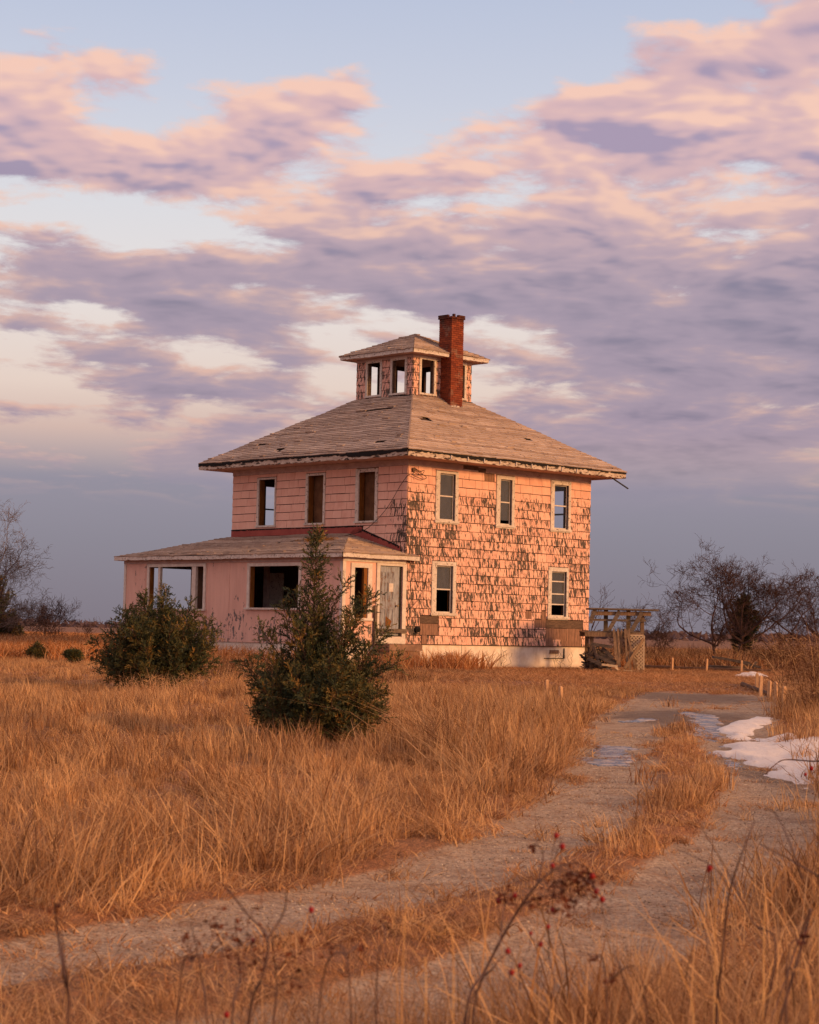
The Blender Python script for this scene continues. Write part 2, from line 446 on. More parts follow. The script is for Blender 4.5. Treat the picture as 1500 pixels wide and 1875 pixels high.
def brick_mat():
    m, t, b = newmat('old_red_brick')
    co = coords(t, HOUSE)
    at_ = t.new('ShaderNodeAttribute', attribute_name='tint').outputs['Fac']
    n = t.noise(co, 9, 5, .6); n2 = t.noise(co, 2.2, 4, .6)
    col = t.mix(at_, lin(150, 74, 46), lin(112, 50, 34))
    col = t.mix(t.math('MULTIPLY', t.smooth(n2, .56, .72), .6), col, lin(150, 126, 108))
    col = t.mix(t.math('MULTIPLY', n, .35), col, lin(70, 36, 26))
    sx, sy, sz = t.sep(co)
    col = t.mix(t.math('MULTIPLY', t.smooth(t.math('ADD', sz, t.math('MULTIPLY', n2, .8)), 11.95, 12.3), .75), col, lin(44, 30, 26))
    t.put(b.inputs['Base Color'], col); b.inputs['Roughness'].default_value = .9
    bump(t, b, n, .4, .01)
    return m
M['brick'] = brick_mat()
M['mortar'] = plain('mortar', lin(116, 84, 66), .95, lin(88, 62, 50), 6)
def glass_mat(name, grey=.10, keep=.55, tint=.74):
    m, t, b = newmat(name)
    for nd in list(t.n):
        if nd.type != 'OUTPUT_MATERIAL': t.n.remove(nd)
    out = [nd for nd in t.n if nd.type == 'OUTPUT_MATERIAL'][0]
    tr = t.new('ShaderNodeBsdfTransparent'); tr.inputs[0].default_value = (tint, tint, tint * 1.02, 1)
    df = t.new('ShaderNodeBsdfDiffuse')
    n = t.noise(t.vmath('MULTIPLY', coords(t, HOUSE), (3, 3, 1)), 2.5, 5, .6)
    t.put(df.inputs[0], t.mix(n, (grey * .6, grey * .6, grey * .66, 1), (grey * 1.4, grey * 1.35, grey * 1.4, 1)))
    gl = t.new('ShaderNodeBsdfGlossy'); gl.inputs['Roughness'].default_value = .05
    m1 = t.new('ShaderNodeMixShader'); m1.inputs[0].default_value = 1 - keep
    t.l.new(tr.outputs[0], m1.inputs[1]); t.l.new(df.outputs[0], m1.inputs[2])
    fr = t.new('ShaderNodeFresnel'); fr.inputs[0].default_value = 1.5
    bf = t.new('ShaderNodeNewGeometry').outputs['Backfacing']
    m2 = t.new('ShaderNodeMixShader'); t.put(m2.inputs[0], t.math('MULTIPLY', fr.outputs[0], t.math('SUBTRACT', 1.0, bf)))
    t.l.new(m1.outputs[0], m2.inputs[1]); t.l.new(gl.outputs[0], m2.inputs[2]); t.l.new(m2.outputs[0], out.inputs[0])
    return m
M['glass'] = glass_mat('dusty_window_glass', .13, .45)
M['glassclear'] = glass_mat('clear_window_glass', .10, .97, .95)
def door_mat():
    m, t, b = newmat('peeling_blue_grey_door')
    co = coords(t, HOUSE)
    n = t.noise(t.vmath('MULTIPLY', co, (9, 9, 1.6)), 2.0, 6, .65)
    col = t.mix(t.smooth(n, .35, .6), lin(158, 160, 166), lin(128, 126, 132))
    col = t.mix(t.smooth(n, .56, .64), col, lin(120, 92, 76))
    t.put(b.inputs['Base Color'], col); b.inputs['Roughness'].default_value = .6
    return m
M['door'] = door_mat()

# ------------------------------------------------------------------ ground and driveway
def ground_mat():
    m, t, b = newmat('field_soil_thatch_and_gravel')
    geo = t.new('ShaderNodeNewGeometry').outputs['Position']
    gr = t.new('ShaderNodeAttribute', attribute_name='gravel').outputs['Fac']
    wet = t.new('ShaderNodeAttribute', attribute_name='wet').outputs['Fac']
    n1 = t.noise(geo, .35, 4, .6); n2 = t.noise(geo, 3.0, 5, .65); n3 = t.noise(t.vmath('MULTIPLY', geo, (1, .35, 1)), 26, 4, .7)
    thatch = t.mix(t.smooth(n2, .3, .7), lin(128, 88, 58), lin(92, 64, 46))
    thatch = t.mix(t.smooth(n1, .35, .7), thatch, lin(140, 88, 54))
    thatch = t.mix(t.math('MULTIPLY', t.smooth(n3, .45, .7), .6), thatch, lin(196, 132, 82))
    n4 = t.noise(t.vmath('MULTIPLY', geo, (1, .6, 1)), 95, 3, .75)
    thatch = t.mix(t.math('MULTIPLY', t.smooth(n4, .5, .62), .75), thatch, lin(84, 54, 36))
    thatch = t.mix(t.math('MULTIPLY', t.smooth(n4, .46, .36), .6), thatch, lin(206, 150, 98))
    vo = t.new('ShaderNodeTexVoronoi'); t.put(vo.inputs['Vector'], geo); vo.inputs['Scale'].default_value = 62
    stone = t.mix(vo.outputs['Color'], lin(158, 134, 114), lin(120, 98, 82), 'MIX')
    vs = t.sep(vo.outputs['Color'])
    stone = t.mix(vs[0], lin(120, 100, 84), lin(196, 170, 144))
    stone = t.mix(t.math('MULTIPLY', t.smooth(n2, .42, .68), .55), stone, lin(118, 84, 62))
    stone = t.mix(t.math('MULTIPLY', t.smooth(n3, .52, .72), .5), stone, lin(180, 122, 78))
    thatch = t.mix(t.math('MULTIPLY', t.smooth(t.sep(geo)[1], 95.0, 150.0), .85), thatch, t.mix(n1, lin(104, 72, 56), lin(132, 92, 66)))   # brushy fields far behind
    gm = t.smooth(t.math('ADD', gr, t.math('MULTIPLY_ADD', n2, .7, -.35)), .35, .65)
    col = t.mix(gm, thatch, stone)
    wm = t.smooth(t.math('ADD', wet, t.math('MULTIPLY_ADD', n2, .6, -.3)), .3, .8)
    col = t.mix(t.math('MULTIPLY', wm, .66), col, lin(72, 54, 46))
    t.put(b.inputs['Base Color'], col)
    t.put(b.inputs['Roughness'], t.math('MULTIPLY_ADD', wm, -.14, .92))
    h = t.math('ADD', t.math('MULTIPLY', vo.outputs['Distance'], t.math('MULTIPLY', gm, -1.0)), t.math('MULTIPLY', n3, .8))
    bump(t, b, h, .5, .012)
    return m
M['ground'] = ground_mat()
def wet_mask(x, y):
    w = np.exp(-(((x - 4.6) / 1.5) ** 2 + ((y - 33.5) / 3.0) ** 2))
    w = np.maximum(w, .95 * np.exp(-(((x - 5.8) / 1.9) ** 2 + ((y - 40.5) / 2.6) ** 2)))
    w = np.maximum(w, .8 * np.exp(-(((x - 2.6) / .5) ** 2 + ((y - 25) / 2.5) ** 2)))
    w = np.maximum(w, .7 * np.exp(-(((x - 4.0) / .5) ** 2 + ((y - 23) / 3.2) ** 2)))
    w = np.maximum(w, .6 * np.exp(-(((x - 2.1) / .4) ** 2 + ((y - 13.3) / 1.6) ** 2)))
    return w
def build_ground():
    fx = np.arange(-16, 18.01, .2); gx = 1.28 ** np.arange(1, 32)
    xs = np.concatenate([(-16 - np.cumsum(.3 * gx))[::-1], fx, 18 + np.cumsum(.3 * gx)])
    fy = np.concatenate([np.arange(2.0, 46, .2), np.arange(46, 80, .5)])
    ys = np.concatenate([[-60, -20, -8, -3, 0], fy, 80 + np.cumsum(.6 * 1.22 ** np.arange(1, 39))])
    X, Y = np.meshgrid(xs, ys); nx, ny = len(xs), len(ys)
    Z = gz(X, Y)
    V = np.stack([X.ravel(), Y.ravel(), Z.ravel()], 1)
    i = np.arange(nx - 1)[None, :] + nx * np.arange(ny - 1)[:, None]
    F = np.stack([i, i + 1, i + nx + 1, i + nx], -1).reshape(-1, 4)
    gr = gravel_mask(V[:, 0], V[:, 1]); wt_ = wet_mask(V[:, 0], V[:, 1])
    gr *= 1 - .8 * sst(V[:, 1], 40, 45)
    isd = gr[F].mean(1) > .5
    for nm, sel in (('ground', ~isd), ('driveway', isd)):
        f = F[sel]; used = np.unique(f); mp = np.full(len(V), -1); mp[used] = np.arange(len(used))
        o = link(nm, np_mesh(nm, V[used], mp[f], M['ground'], {'gravel': gr[used], 'wet': wt_[used]}, True))
        tag(o, {'ground': 'dry winter field of straw coloured grass around the house', 'driveway': 'two rutted gravel wheel tracks curving up to the house'}[nm], None, kind='structure')
build_ground()

# ------------------------------------------------------------------ the farmhouse (local axes: x along the sunlit face, y along the shaded face)
HOUSE.location = (-0.0734, 62.4826, HG); HOUSE.rotation_euler = (0, 0, R(43.9844))
tag(HOUSE, 'abandoned two-storey pink house with peeling shingles, hipped roof, rooftop cupola and enclosed porch', 'house')
W, WB = 8.76, 8.70
FT, H1, HSOF, ZE, OV, TAN = .73, 6.36, 6.56, 6.78, .84, .612
D, BEND, PO, PE, PR = 2.66, 11.2, .22, 3.36, 4.26
CA0, CA1, CB0, CB1, CZ0, CZ1 = 2.975, 5.785, 2.945, 5.755, 9.05, 10.5

def cells(span, z0, z1, ops):
    """solid rectangles of a wall (u0,u1,z0,z1) around its openings"""
    us = sorted({span[0], span[1], *[min(max(o[k], span[0]), span[1]) for o in ops for k in (0, 1)]})
    out = []
    for u0, u1 in zip(us[:-1], us[1:]):
        if u1 - u0 < 1e-4: continue
        cuts = sorted([(o[2], o[3]) for o in ops if o[0] < (u0 + u1) / 2 < o[1]])
        z = z0
        for c0, c1 in cuts:
            if c0 > z: out.append((u0, u1, z, min(c0, z1)))
            z = max(z, c1)
        if z < z1: out.append((u0, u1, z, z1))
    return out
def wall(name, axis, pos, thick, span, z0, z1, ops, mat, parent=HOUSE, label=None):
    """axis 'b': wall in plane y=pos running along x; axis 'a': plane x=pos running along y; thick goes inward (+)"""
    mb = MB()
    for u0, u1, a0, a1 in cells(span, z0, z1, ops):
        if axis == 'b': mb.box(u0, u1, pos, pos + thick, a0, a1)
        else: mb.box(pos, pos + thick, u0, u1, a0, a1)
    return mb.build(name, mat, parent, label=label)

WIN_R = [  # outer a0,a1,z0,z1, glass a0,a1,z0,z1, rails
    (1.22, 2.24, 4.60, 6.28, 1.40, 2.10, 4.71, 6.21, (.48,), 'dusty'),
    (4.02, 4.90, 4.59, 6.33, 4.21, 4.77, 4.71, 6.21, (.50,), 'half'),
    (6.69, 7.71, 4.60, 6.35, 6.87, 7.59, 4.71, 6.21, (.47,), 'clear'),
    (1.12, 2.21, 1.65, 3.39, 1.33, 2.07, 1.75, 3.26, (.50,), 'topdusty'),
    (6.63, 7.66, 1.64, 3.41, 6.80, 7.56, 1.75, 3.27, (.22, .50, .73), 'tophalf')]
WIN_L = [(6.37, 7.36, 4.58, 6.24, 6.43, 7.26, 4.62, 6.18), (3.87, 4.84, 4.60, 6.28, 3.96, 4.73, 4.64, 6.21), (1.35, 2.39, 4.61, 6.33, 1.47, 2.24, 4.65, 6.22)]
opsR = [w[4:8] for w in WIN_R]; opsL = [w[4:8] for w in WIN_L]
TH = .16
# foundation
fm = MB(); fm.box(.04, W - .04, .04, WB - .04, -.4, FT)
fm.box(-D + .04, .02, .05, BEND - .05, -.4, FT - .002); fm.box(.03, 1.6, WB, BEND - .05, -.4, FT - .002)
foundation = fm.build('foundation', M['found'], HOUSE)
MB().box(6.56, 7.55, -.005, .035, .33, .35).box(7.53, 7.55, -.005, .035, .35, .68).build('vent_crack_frame', M['black'], foundation)
v = MB(); v.box(6.83, 7.27, .006, .036, .50, .62)
for k in range(6): v.box(6.85 + k * .07, 6.89 + k * .07, -.004, .006, .51, .61)
v.build('vent_grille', M['concrete'], foundation)
for k, x in enumerate((2.6, 4.45)): MB().box(x, x + .012, .03, .036, .1, .72).build('joint_crack', M['darkboard'], foundation)
# main walls
wallR = wall('wall', 'b', 0.0, TH, (0, W), FT, HSOF, opsR, M['gap'], label='sunlit wall of flaking pink shingles with bare boards showing')
inner_ops = [(2.3, 3.1, .8, 3.0), (6.62, 7.5, .8, 3.0)]
wallL = wall('wall', 'a', 0.0, TH, (TH, WB - TH), FT, HSOF, opsL + inner_ops, M['gap'], label='shaded wall of smooth pink shingles')
wall('wall', 'b', WB - TH, TH, (0, W), FT, HSOF, [(1.35, 2.6, 4.70, 6.10), (6.3, 7.2, 4.7, 6.1)], M['sheath'], label='rear wall')
wall('wall', 'a', W - TH, TH, (TH, WB - TH), FT, HSOF, [(.75, 2.02, 4.70, 6.15), (6.0, 7.0, 4.7, 6.1)], M['sheath'], label='rear side wall')
inn = MB()
inn.box(TH + .003, W - TH - .003, TH + .003, WB - TH - .003, FT - .05, FT + .04)
inn.box(TH + .003, W - TH - .003, TH + .003, WB - TH - .003, 3.85, 4.02)
inn.build('floor', M['inside'], HOUSE)
MB().box(TH + .003, W - TH - .003, TH + .003, WB - TH - .003, 6.44, 6.52).build('ceiling', M['inside'], HOUSE)
pt = MB()
pt.box(3.3, 3.42, TH + .01, 5.9, 4.02, 6.44); pt.box(TH + .01, 3.3, 5.9, 6.02, 4.02, 6.44)
pt.box(6.2, 6.32, TH + .01, 6.2, 4.02, 6.44); pt.box(6.32, W - TH - .01, 2.9, 3.02, 4.02, 6.44)
pt.box(2.9, 3.02, 2.6, WB - .2, FT + .04, 3.85); pt.box(3.02, W - .2, 3.4, 3.52, FT + .04, 3.85)
pt.build('partition_wall', M['inside'], HOUSE)
# staircase glimpsed behind the lower window
st = MB()
for k in range(9): st.box(1.3 + .22 * k, 1.52 + .22 * k, 1.7, 2.6, FT + .04, FT + .04 + .19 * (k + 1))
st = st.build('staircase', M['inside'], HOUSE)
nb = MB()
for k in range(8): nb.box(1.40 + .2 * k, 1.44 + .2 * k, 1.60, 1.64, FT + .05, 1.72 + .17 * k)
nb.beam((1.3, 1.62, 1.72), (3.0, 1.62, 3.12), .06, .06); nb.box(1.15, 1.33, 1.52, 1.70, FT + .05, 2.15)
nb.build('banister', M['trim2'], st)

# --- siding shingles: individual pieces, the largest 300 as objects, the rest joined
pieces = []    # (face, u0,u1,z0,z1, material key, parent, offset plane)
def shingle_rows(face, span, z0, z1, row, ops, off, mkey, parent, skip=None, seed=1, wid=.61):
    rg = random.Random(seed)
    nrow = int(round((z1 - z0) / row)); row = (z1 - z0) / nrow
    for k in range(nrow):
        a0, a1 = z0 + k * row, z0 + (k + 1) * row
        u = span[0] - (rg.uniform(.05, .3) if k % 2 else rg.uniform(.3, .55)); joints = []
        while u < span[1]:
            u += wid * rg.choice((1, 1, 1, .5, .75)) if wid > .4 else wid
            joints.append(u)
        us = sorted({span[0], span[1], *[j for j in joints if span[0] + .08 < j < span[1] - .08]})
        row_ops = [o for o in ops if o[2] < a1 - .01 and o[3] > a0 + .01]
        for u0, u1 in zip(us[:-1], us[1:]):
            segs = [(u0, u1)]
            for o in row_ops:      # split at the opening's edges
                ns = []
                for s0, s1 in segs:
                    pts = [s0] + [e for e in (o[0], o[1]) if s0 + .01 < e < s1 - .01] + [s1]
                    ns += list(zip(pts[:-1], pts[1:]))
                segs = ns
            for s0, s1 in segs:
                mid = (s0 + s1) / 2; zz = [(a0, a1)]
                for o in row_ops:
                    if o[0] < mid < o[1]:
                        nz = []
                        for q0, q1 in zz:
                            if o[2] > q0 + .02: nz.append((q0, min(q1, o[2])))
                            if o[3] < q1 - .02: nz.append((max(q0, o[3]), q1))
                            if o[2] <= q0 + .02 and o[3] >= q1 - .02: pass
                        zz = nz
                for q0, q1 in zz:
                    if s1 - s0 > .03 and q1 - q0 > .03:
                        if skip and skip(mid, (q0 + q1) / 2): continue
                        pieces.append((face, s0, s1, q0, q1, off, mkey, parent))
outR = [w[0:4] for w in WIN_R]; outL = [w[0:4] for w in WIN_L]
BARE = [(.64, 1.49, 1.03, 1.65), (.73, .97, .74, 1.05), (6.57, 8.46, .74, 1.63), (6.34, 6.56, 1.35, 1.93), (5.55, 5.85, 1.64, 1.92), (3.46, 3.93, 6.07, 6.36), (6.0, 6.34, 1.35, 1.64)]
shingle_rows('R', (.0, W), FT, H1, .2815, outR + [(6.57, 6.95, .74, 1.63), (7.36, 8.38, .74, 1.63), (6.95, 7.36, 1.02, 1.63), (8.38, 8.47, 1.3, 1.63)] + [BARE[i] for i in (0, 1, 3, 4, 5, 6)], 0.0, 'sidR', wallR, seed=3)
shingle_rows('L', (0, WB), 4.49, H1, .283, outL, 0.0, 'sidL', wallL, seed=5)
shingle_rows('L', (0, 2.02), 3.4, 4.49, .2725, [], 0.0, 'sidL', wallL, seed=6, skip=lambda u, z: z < PR - .27 * (2.62 - u) - .18)
# cupola
cup = empty('cupola', (0, 0, 0)); cup.parent = HOUSE
cupola_ops_b = [(3.33, 3.95, 9.2, 10.32), (4.56, 5.18, 9.2, 10.32)]
cupola_ops_a = [(3.35, 3.95, 9.2, 10.34), (4.83, 5.43, 9.2, 10.34)]
for nm, ax_, pos, span, ops in (('R', 'b', CB0, (CA0, CA1), cupola_ops_a), ('L', 'a', CA0, (CB0 + .1, CB1 - .1), cupola_ops_b),
                                ('RB', 'b', CB1 - .1, (CA0, CA1), cupola_ops_a), ('LB', 'a', CA1 - .1, (CB0 + .1, CB1 - .1), cupola_ops_b)):
    w_ = wall('cupola_wall', ax_, pos, .1, span, CZ0 - .3 if len(nm) == 1 else 8.0, CZ1, ops, M['gap'], cup)
    if len(nm) == 1:
        grow = [(o[0] - .1, o[1] + .1, o[2] - .07, o[3] + .3) for o in ops]
        shingle_rows(nm, (span[0] - (.1 if nm == 'L' else 0), span[1] + (.1 if nm == 'L' else 0)), CZ0 + .02, 10.36, .262, grow, pos, 'sidC', None, seed=11, wid=.22)
_cache = {}
def shingle_mesh(w, h, mkey):
    key = (round(w, 3), round(h, 3), mkey)
    if key not in _cache:
        g = .006; t0, t1 = .007, .026
        mb = MB(); w0, w1 = -w / 2 + g, w / 2 - g; a0, a1 = -h / 2 + .021, h / 2 + .002
        mb.hexa([(w0, -t1, a0), (w1, -t1, a0), (w1, .004, a0), (w0, .004, a0), (w0, -t0, a1), (w1, -t0, a1), (w1, .004, a1), (w0, .004, a1)])
        _cache[key] = mb.mesh('siding_shingle', M[mkey])
    return _cache[key]
rs = random.Random(4)
pieces.sort(key=lambda q: -(q[2] - q[1]) * (q[4] - q[3]))
rest = {}
for k, (face, u0, u1, z0, z1, off, mkey, par) in enumerate(pieces):
    uc, zc_ = (u0 + u1) / 2, (z0 + z1) / 2
    if par is not None and k < 300:
        o = link('siding_shingle', shingle_mesh(u1 - u0, z1 - z0, mkey), par)
        tilt = rs.gauss(0, .006)
        if face == 'R': o.location = (uc, off + rs.uniform(-.003, .001), zc_ + rs.gauss(0, .003)); o.rotation_euler = (0, tilt, 0)
        else: o.location = (off + rs.uniform(-.003, .001), uc, zc_ + rs.gauss(0, .003)); o.rotation_euler = (tilt, 0, R(-90))
    else:
        mb = rest.setdefault((mkey, par), MB()); g = .005
        for s_ in (0,):
            t0, t1 = .007, .021; a0, a1 = z0 + .021, z1 + .002; w0, w1 = u0 + g, u1 - g
            if face == 'R': mb.hexa([(w0, off - t1, a0), (w1, off - t1, a0), (w1, off + .004, a0), (w0, off + .004, a0), (w0, off - t0, a1), (w1, off - t0, a1), (w1, off + .004, a1), (w0, off + .004, a1)])
            else: mb.hexa([(off - t1, w1, a0), (off - t1, w0, a0), (off + .004, w0, a0), (off + .004, w1, a0), (off - t0, w1, a1), (off - t0, w0, a1), (off + .004, w0, a1), (off + .004, w1, a1)])
for (mkey, par), mb in rest.items():
    mb.build('small_shingles', M[mkey], par or cup, kind='stuff')
# bare boards where shingles fell away
for (u0, u1, z0, z1) in [(.645, 1.485, 1.41, 1.645), (6.575, 8.455, 1.36, 1.62)]:
    MB().box(u0, u1, -.016, .002, z0, z1).build('sheathing_board', M['darkboard'], wallR)
for (u0, u1, z0, z1) in [(.66, 1.48, 1.04, 1.40), (.74, .97, .75, 1.035), (6.58, 8.45, .75, 1.35), (6.35, 6.56, 1.36, 1.92), (5.56, 5.84, 1.65, 1.91), (3.47, 3.92, 6.08, 6.35), (6.01, 6.34, 1.36, 1.63)]:
    u = u0
    while u < u1 - .03:
        w_ = min(rs.uniform(.10, .17), u1 - u)
        MB().box(u + .004, u + w_ - .004, -.008 - rs.random() * .006, .002, z0, z1 - rs.random() * .01).build('sheathing_board', M['sheath'], wallR); u += w_
# corner trim, frieze, soffit, fascia
MB().box(.0, W, -.028, -.001, H1 + .005, HSOF - .003).build('frieze_board', M['frieze'], wallR)
MB().box(2.45, 3.15, -.032, -.026, H1 + .05, HSOF - .02).box(3.15, 3.5, -.032, -.026, H1 + .0, HSOF - .06).build('frieze_hole', M['darkboard'], wallR)
MB().box(-.028, -.001, -.028, WB, H1 + .006, HSOF - .004).build('frieze_board', M['frieze'], wallL)
so = MB()
so.box(-OV + .03, W + OV - .03, -OV + .03, -.03, HSOF, HSOF + .02); so.box(-OV + .03, W + OV - .03, WB + .002, WB + OV - .03, HSOF, HSOF + .02)
so.box(-OV + .03, -.03, -.03, WB + .002, HSOF, HSOF + .02); so.box(W + .002, W + OV - .03, -.03, WB + .002, HSOF, HSOF + .02)
soffit = so.build('soffit', M['soffit'], HOUSE)
def jag_board(name, p0, p1, z0, z1, thick, nrm, mat, parent, jag=.02, n=60, seed=0):
    """fascia board with a ragged, rotten lower edge"""
    rg = random.Random(seed); p0 = Vector(p0); p1 = Vector(p1); nrm = Vector(nrm); mb = MB(); prev = None
    for k in range(n + 1):
        t = k / n; p = p0.lerp(p1, t); sag = .02 * math.sin(t * 9 + seed) * .6
        lo = z0 + sag * .6 + (rg.random() ** 3) * jag - (max(0, math.sin(t * 7 + seed * 1.7) + .5 * math.sin(t * 19 + seed)) * .06 if name == 'rotten_edge' else 0); hi = z1 + sag * .5
        cur = [p + Vector((0, 0, lo)), p + nrm * thick + Vector((0, 0, lo)), p + nrm * thick + Vector((0, 0, hi)), p + Vector((0, 0, hi))]
        if prev:
            for a in range(4): mb.quad(prev[a], cur[a], cur[(a + 1) % 4], prev[(a + 1) % 4])
        prev = cur
    return mb.build(name, mat, parent)
roof = empty('roof', (0, 0, 0)); roof.parent = HOUSE
jag_board('fascia', (-OV, -OV, 0), (W + OV, -OV, 0), HSOF - .01, ZE - .05, .03, (0, -1, 0), M['fascia'], roof, .05, 110, 1)
jag_board('fascia', (-OV, -OV, 0), (-OV, WB + OV, 0), HSOF - .01, ZE - .05, .03, (-1, 0, 0), M['fascia'], roof, .05, 110, 2)
MB().box(-OV, W + OV, WB + OV - .03, WB + OV, HSOF, ZE - .05).box(W + OV - .03, W + OV, -OV + .01, WB + OV - .03, HSOF, ZE - .05).build('fascia', M['fascia'], roof)
jag_board('rotten_edge', (-OV + .0, -OV - .032, 0), (W + OV, -OV - .032, 0), ZE - .075, ZE - .012, .02, (0, -1, 0), M['tar'], roof, .045, 120, 3)
jag_board('rotten_edge', (-OV - .032, -OV, 0), (-OV - .032, WB + OV, 0), ZE - .085, ZE - .012, .02, (-1, 0, 0), M['tar'], roof, .05, 120, 4)
def roof_under(name, e0, e1, t0, t1, mat, parent):
    return MB().quad(e0, e1, t1, t0).build(name, mat, parent)
def slope_courses(parent, e0, e1, t0, t1, expo, tab, up_n, seed, miss=.01, mat=None, holes=()):
    """roof plane e0-e1 (eave) to t0-t1 (top): each course of overlapping tabs is a part"""
    mat = mat or M['roof']; rg = random.Random(seed)
    e0, e1, t0, t1 = map(Vector, (e0, e1, t0, t1)); n = Vector(up_n).normalized()
    ed = (e1 - e0).normalized()
    hgt = ((t0 - e0) - ed * (t0 - e0).dot(ed)).length; updir = ((t0 - e0) - ed * (t0 - e0).dot(ed)).normalized()
    nc = max(2, int(hgt / expo)); ex = hgt / nc
    for k in range(nc):
        s0 = k * ex - (.02 if k == 0 else 0); s1 = s0 + ex * 1.12
        f0, f1 = max(0, s0 / hgt), min(1, s1 / hgt)
        L0, R0 = (e0.lerp(t0, f0) - e0).dot(ed), (e1.lerp(t1, f0) - e0).dot(ed)
        L1, R1 = (e0.lerp(t0, f1) - e0).dot(ed), (e1.lerp(t1, f1) - e0).dot(ed)
        mb = MB(); tint = []
        x = L0 - rg.uniform(0, tab); rowtint = rg.uniform(-.38, .38)
        while x < R0:
            w_ = tab * rg.choice((1, 1, 1, 1.5, .7)); xa, xb = max(x, L0), min(x + w_, R0); x += w_
            if xb - xa < .02 or (k > 1 and rg.random() < miss): continue
            mid = (xa + xb) / 2
            if any(h[0] < mid < h[1] and h[2] < (s0 + s1) / 2 < h[3] for h in holes): continue
            # top edge follows the hips
            ta = min(max(xa, L1), R1); tb = max(min(xb, R1), L1)
            drop = rg.gauss(0, .012); lift = .022 + abs(rg.gauss(0, .005)) + (rg.random() < .05) * rg.uniform(.01, .035)
            P = lambda u, s_, h_: e0 + ed * u + updir * s_ + n * (h_ + .016 * math.sin(u * 1.1 + seed) * math.sin(s_ * 1.6 + .4) + .008 * math.sin(u * 3.1 + s_ * 2.3))
            g = .004
            sk = rg.gauss(0, .006)
            a_, b_, c_, d_ = P(xa + g, s0 + drop, lift), P(xb - g, s0 + drop + sk, lift), P(max(tb - g, ta), s1, .004), P(ta + g if tb > ta else ta, s1, .004)
            a2, b2 = P(xa + g, s0 + drop, -.004), P(xb - g, s0 + drop + sk, -.004)
            mb.quad(a_, b_, c_, d_); mb.quad(a2, b2, b_, a_); mb.quad(a2, a_, d_); mb.quad(b2, c_, b_)
            v_ = min(1, max(0, .5 + rowtint + rg.gauss(0, .12))); tint += [v_] * 14
        if not mb.f: continue
        me = mb.mesh('shingle_course', mat)
        at_ = me.attributes.new('tint', 'FLOAT', 'POINT'); at_.data.foreach_set('value', tint)
        link('shingle_course', me, parent)
nR = (0, -TAN, 1); nL = (-TAN, 0, 1)
TZ = ZE + TAN * (CB0 + OV)
cN, cE, cW, cF = (CA0, CB0, TZ), (CA1, CB0, TZ), (CA0, CB1, TZ), (CA1, CB1, TZ)
eN, eE, eW, eF = (-OV - .03, -OV - .03, ZE), (W + OV + .03, -OV - .03, ZE), (-OV - .03, WB + OV + .03, ZE), (W + OV + .03, WB + OV + .03, ZE)
deck_ = MB(); lo = lambda p: (p[0], p[1], p[2] - .045)
deck_.quad(lo(eN), lo(eE), lo(cE), lo(cN)); deck_.quad(lo(eW), lo(eN), lo(cN), lo(cW)); deck_.quad(lo(eE), lo(eF), lo(cF), lo(cE)); deck_.quad(lo(eF), lo(eW), lo(cW), lo(cF))
deck_.build('roof_deck', M['felt'], roof)
slope_courses(roof, eN, eE, cN, cE, .142, .31, nR, 21, .003, holes=[(2.55, 2.95, 2.35, 2.52), (2.72, 3.1, 2.5, 2.6)])
slope_courses(roof, eW, eN, cW, cN, .142, .31, nL, 22, .004, holes=[(1.9, 2.2, 1.15, 1.25), (5.5, 6.6, 3.4, 3.52)])
for q0, q1, q2, q3 in ((eE, eF, cF, cE), (eF, eW, cW, cF)):
    MB().quad(q0, q1, q2, q3).build('rear_slope', M['roof'], roof)
hip = MB(); hip.beam(Vector(eN) + Vector((0, 0, .022)), Vector(cN) + Vector((0, 0, .022)), .05, .012); hip.build('hip_cap', M['roof'], roof)
# dangling gutter strip at the far corner
MB().beam((W + OV - .55, -OV + .1, HSOF - .02), (W + OV + .1, -OV - .05, HSOF - .34), .05, .035).build('dangling_strip', M['black'], roof)
# gutter hooks along the sunlit eave
for k in range(9): MB().box(1.0 + k * .75, 1.03 + k * .75, -OV - .075, -OV - .03, HSOF + .03, HSOF + .15).build('gutter_hook', M['trim2'], roof)

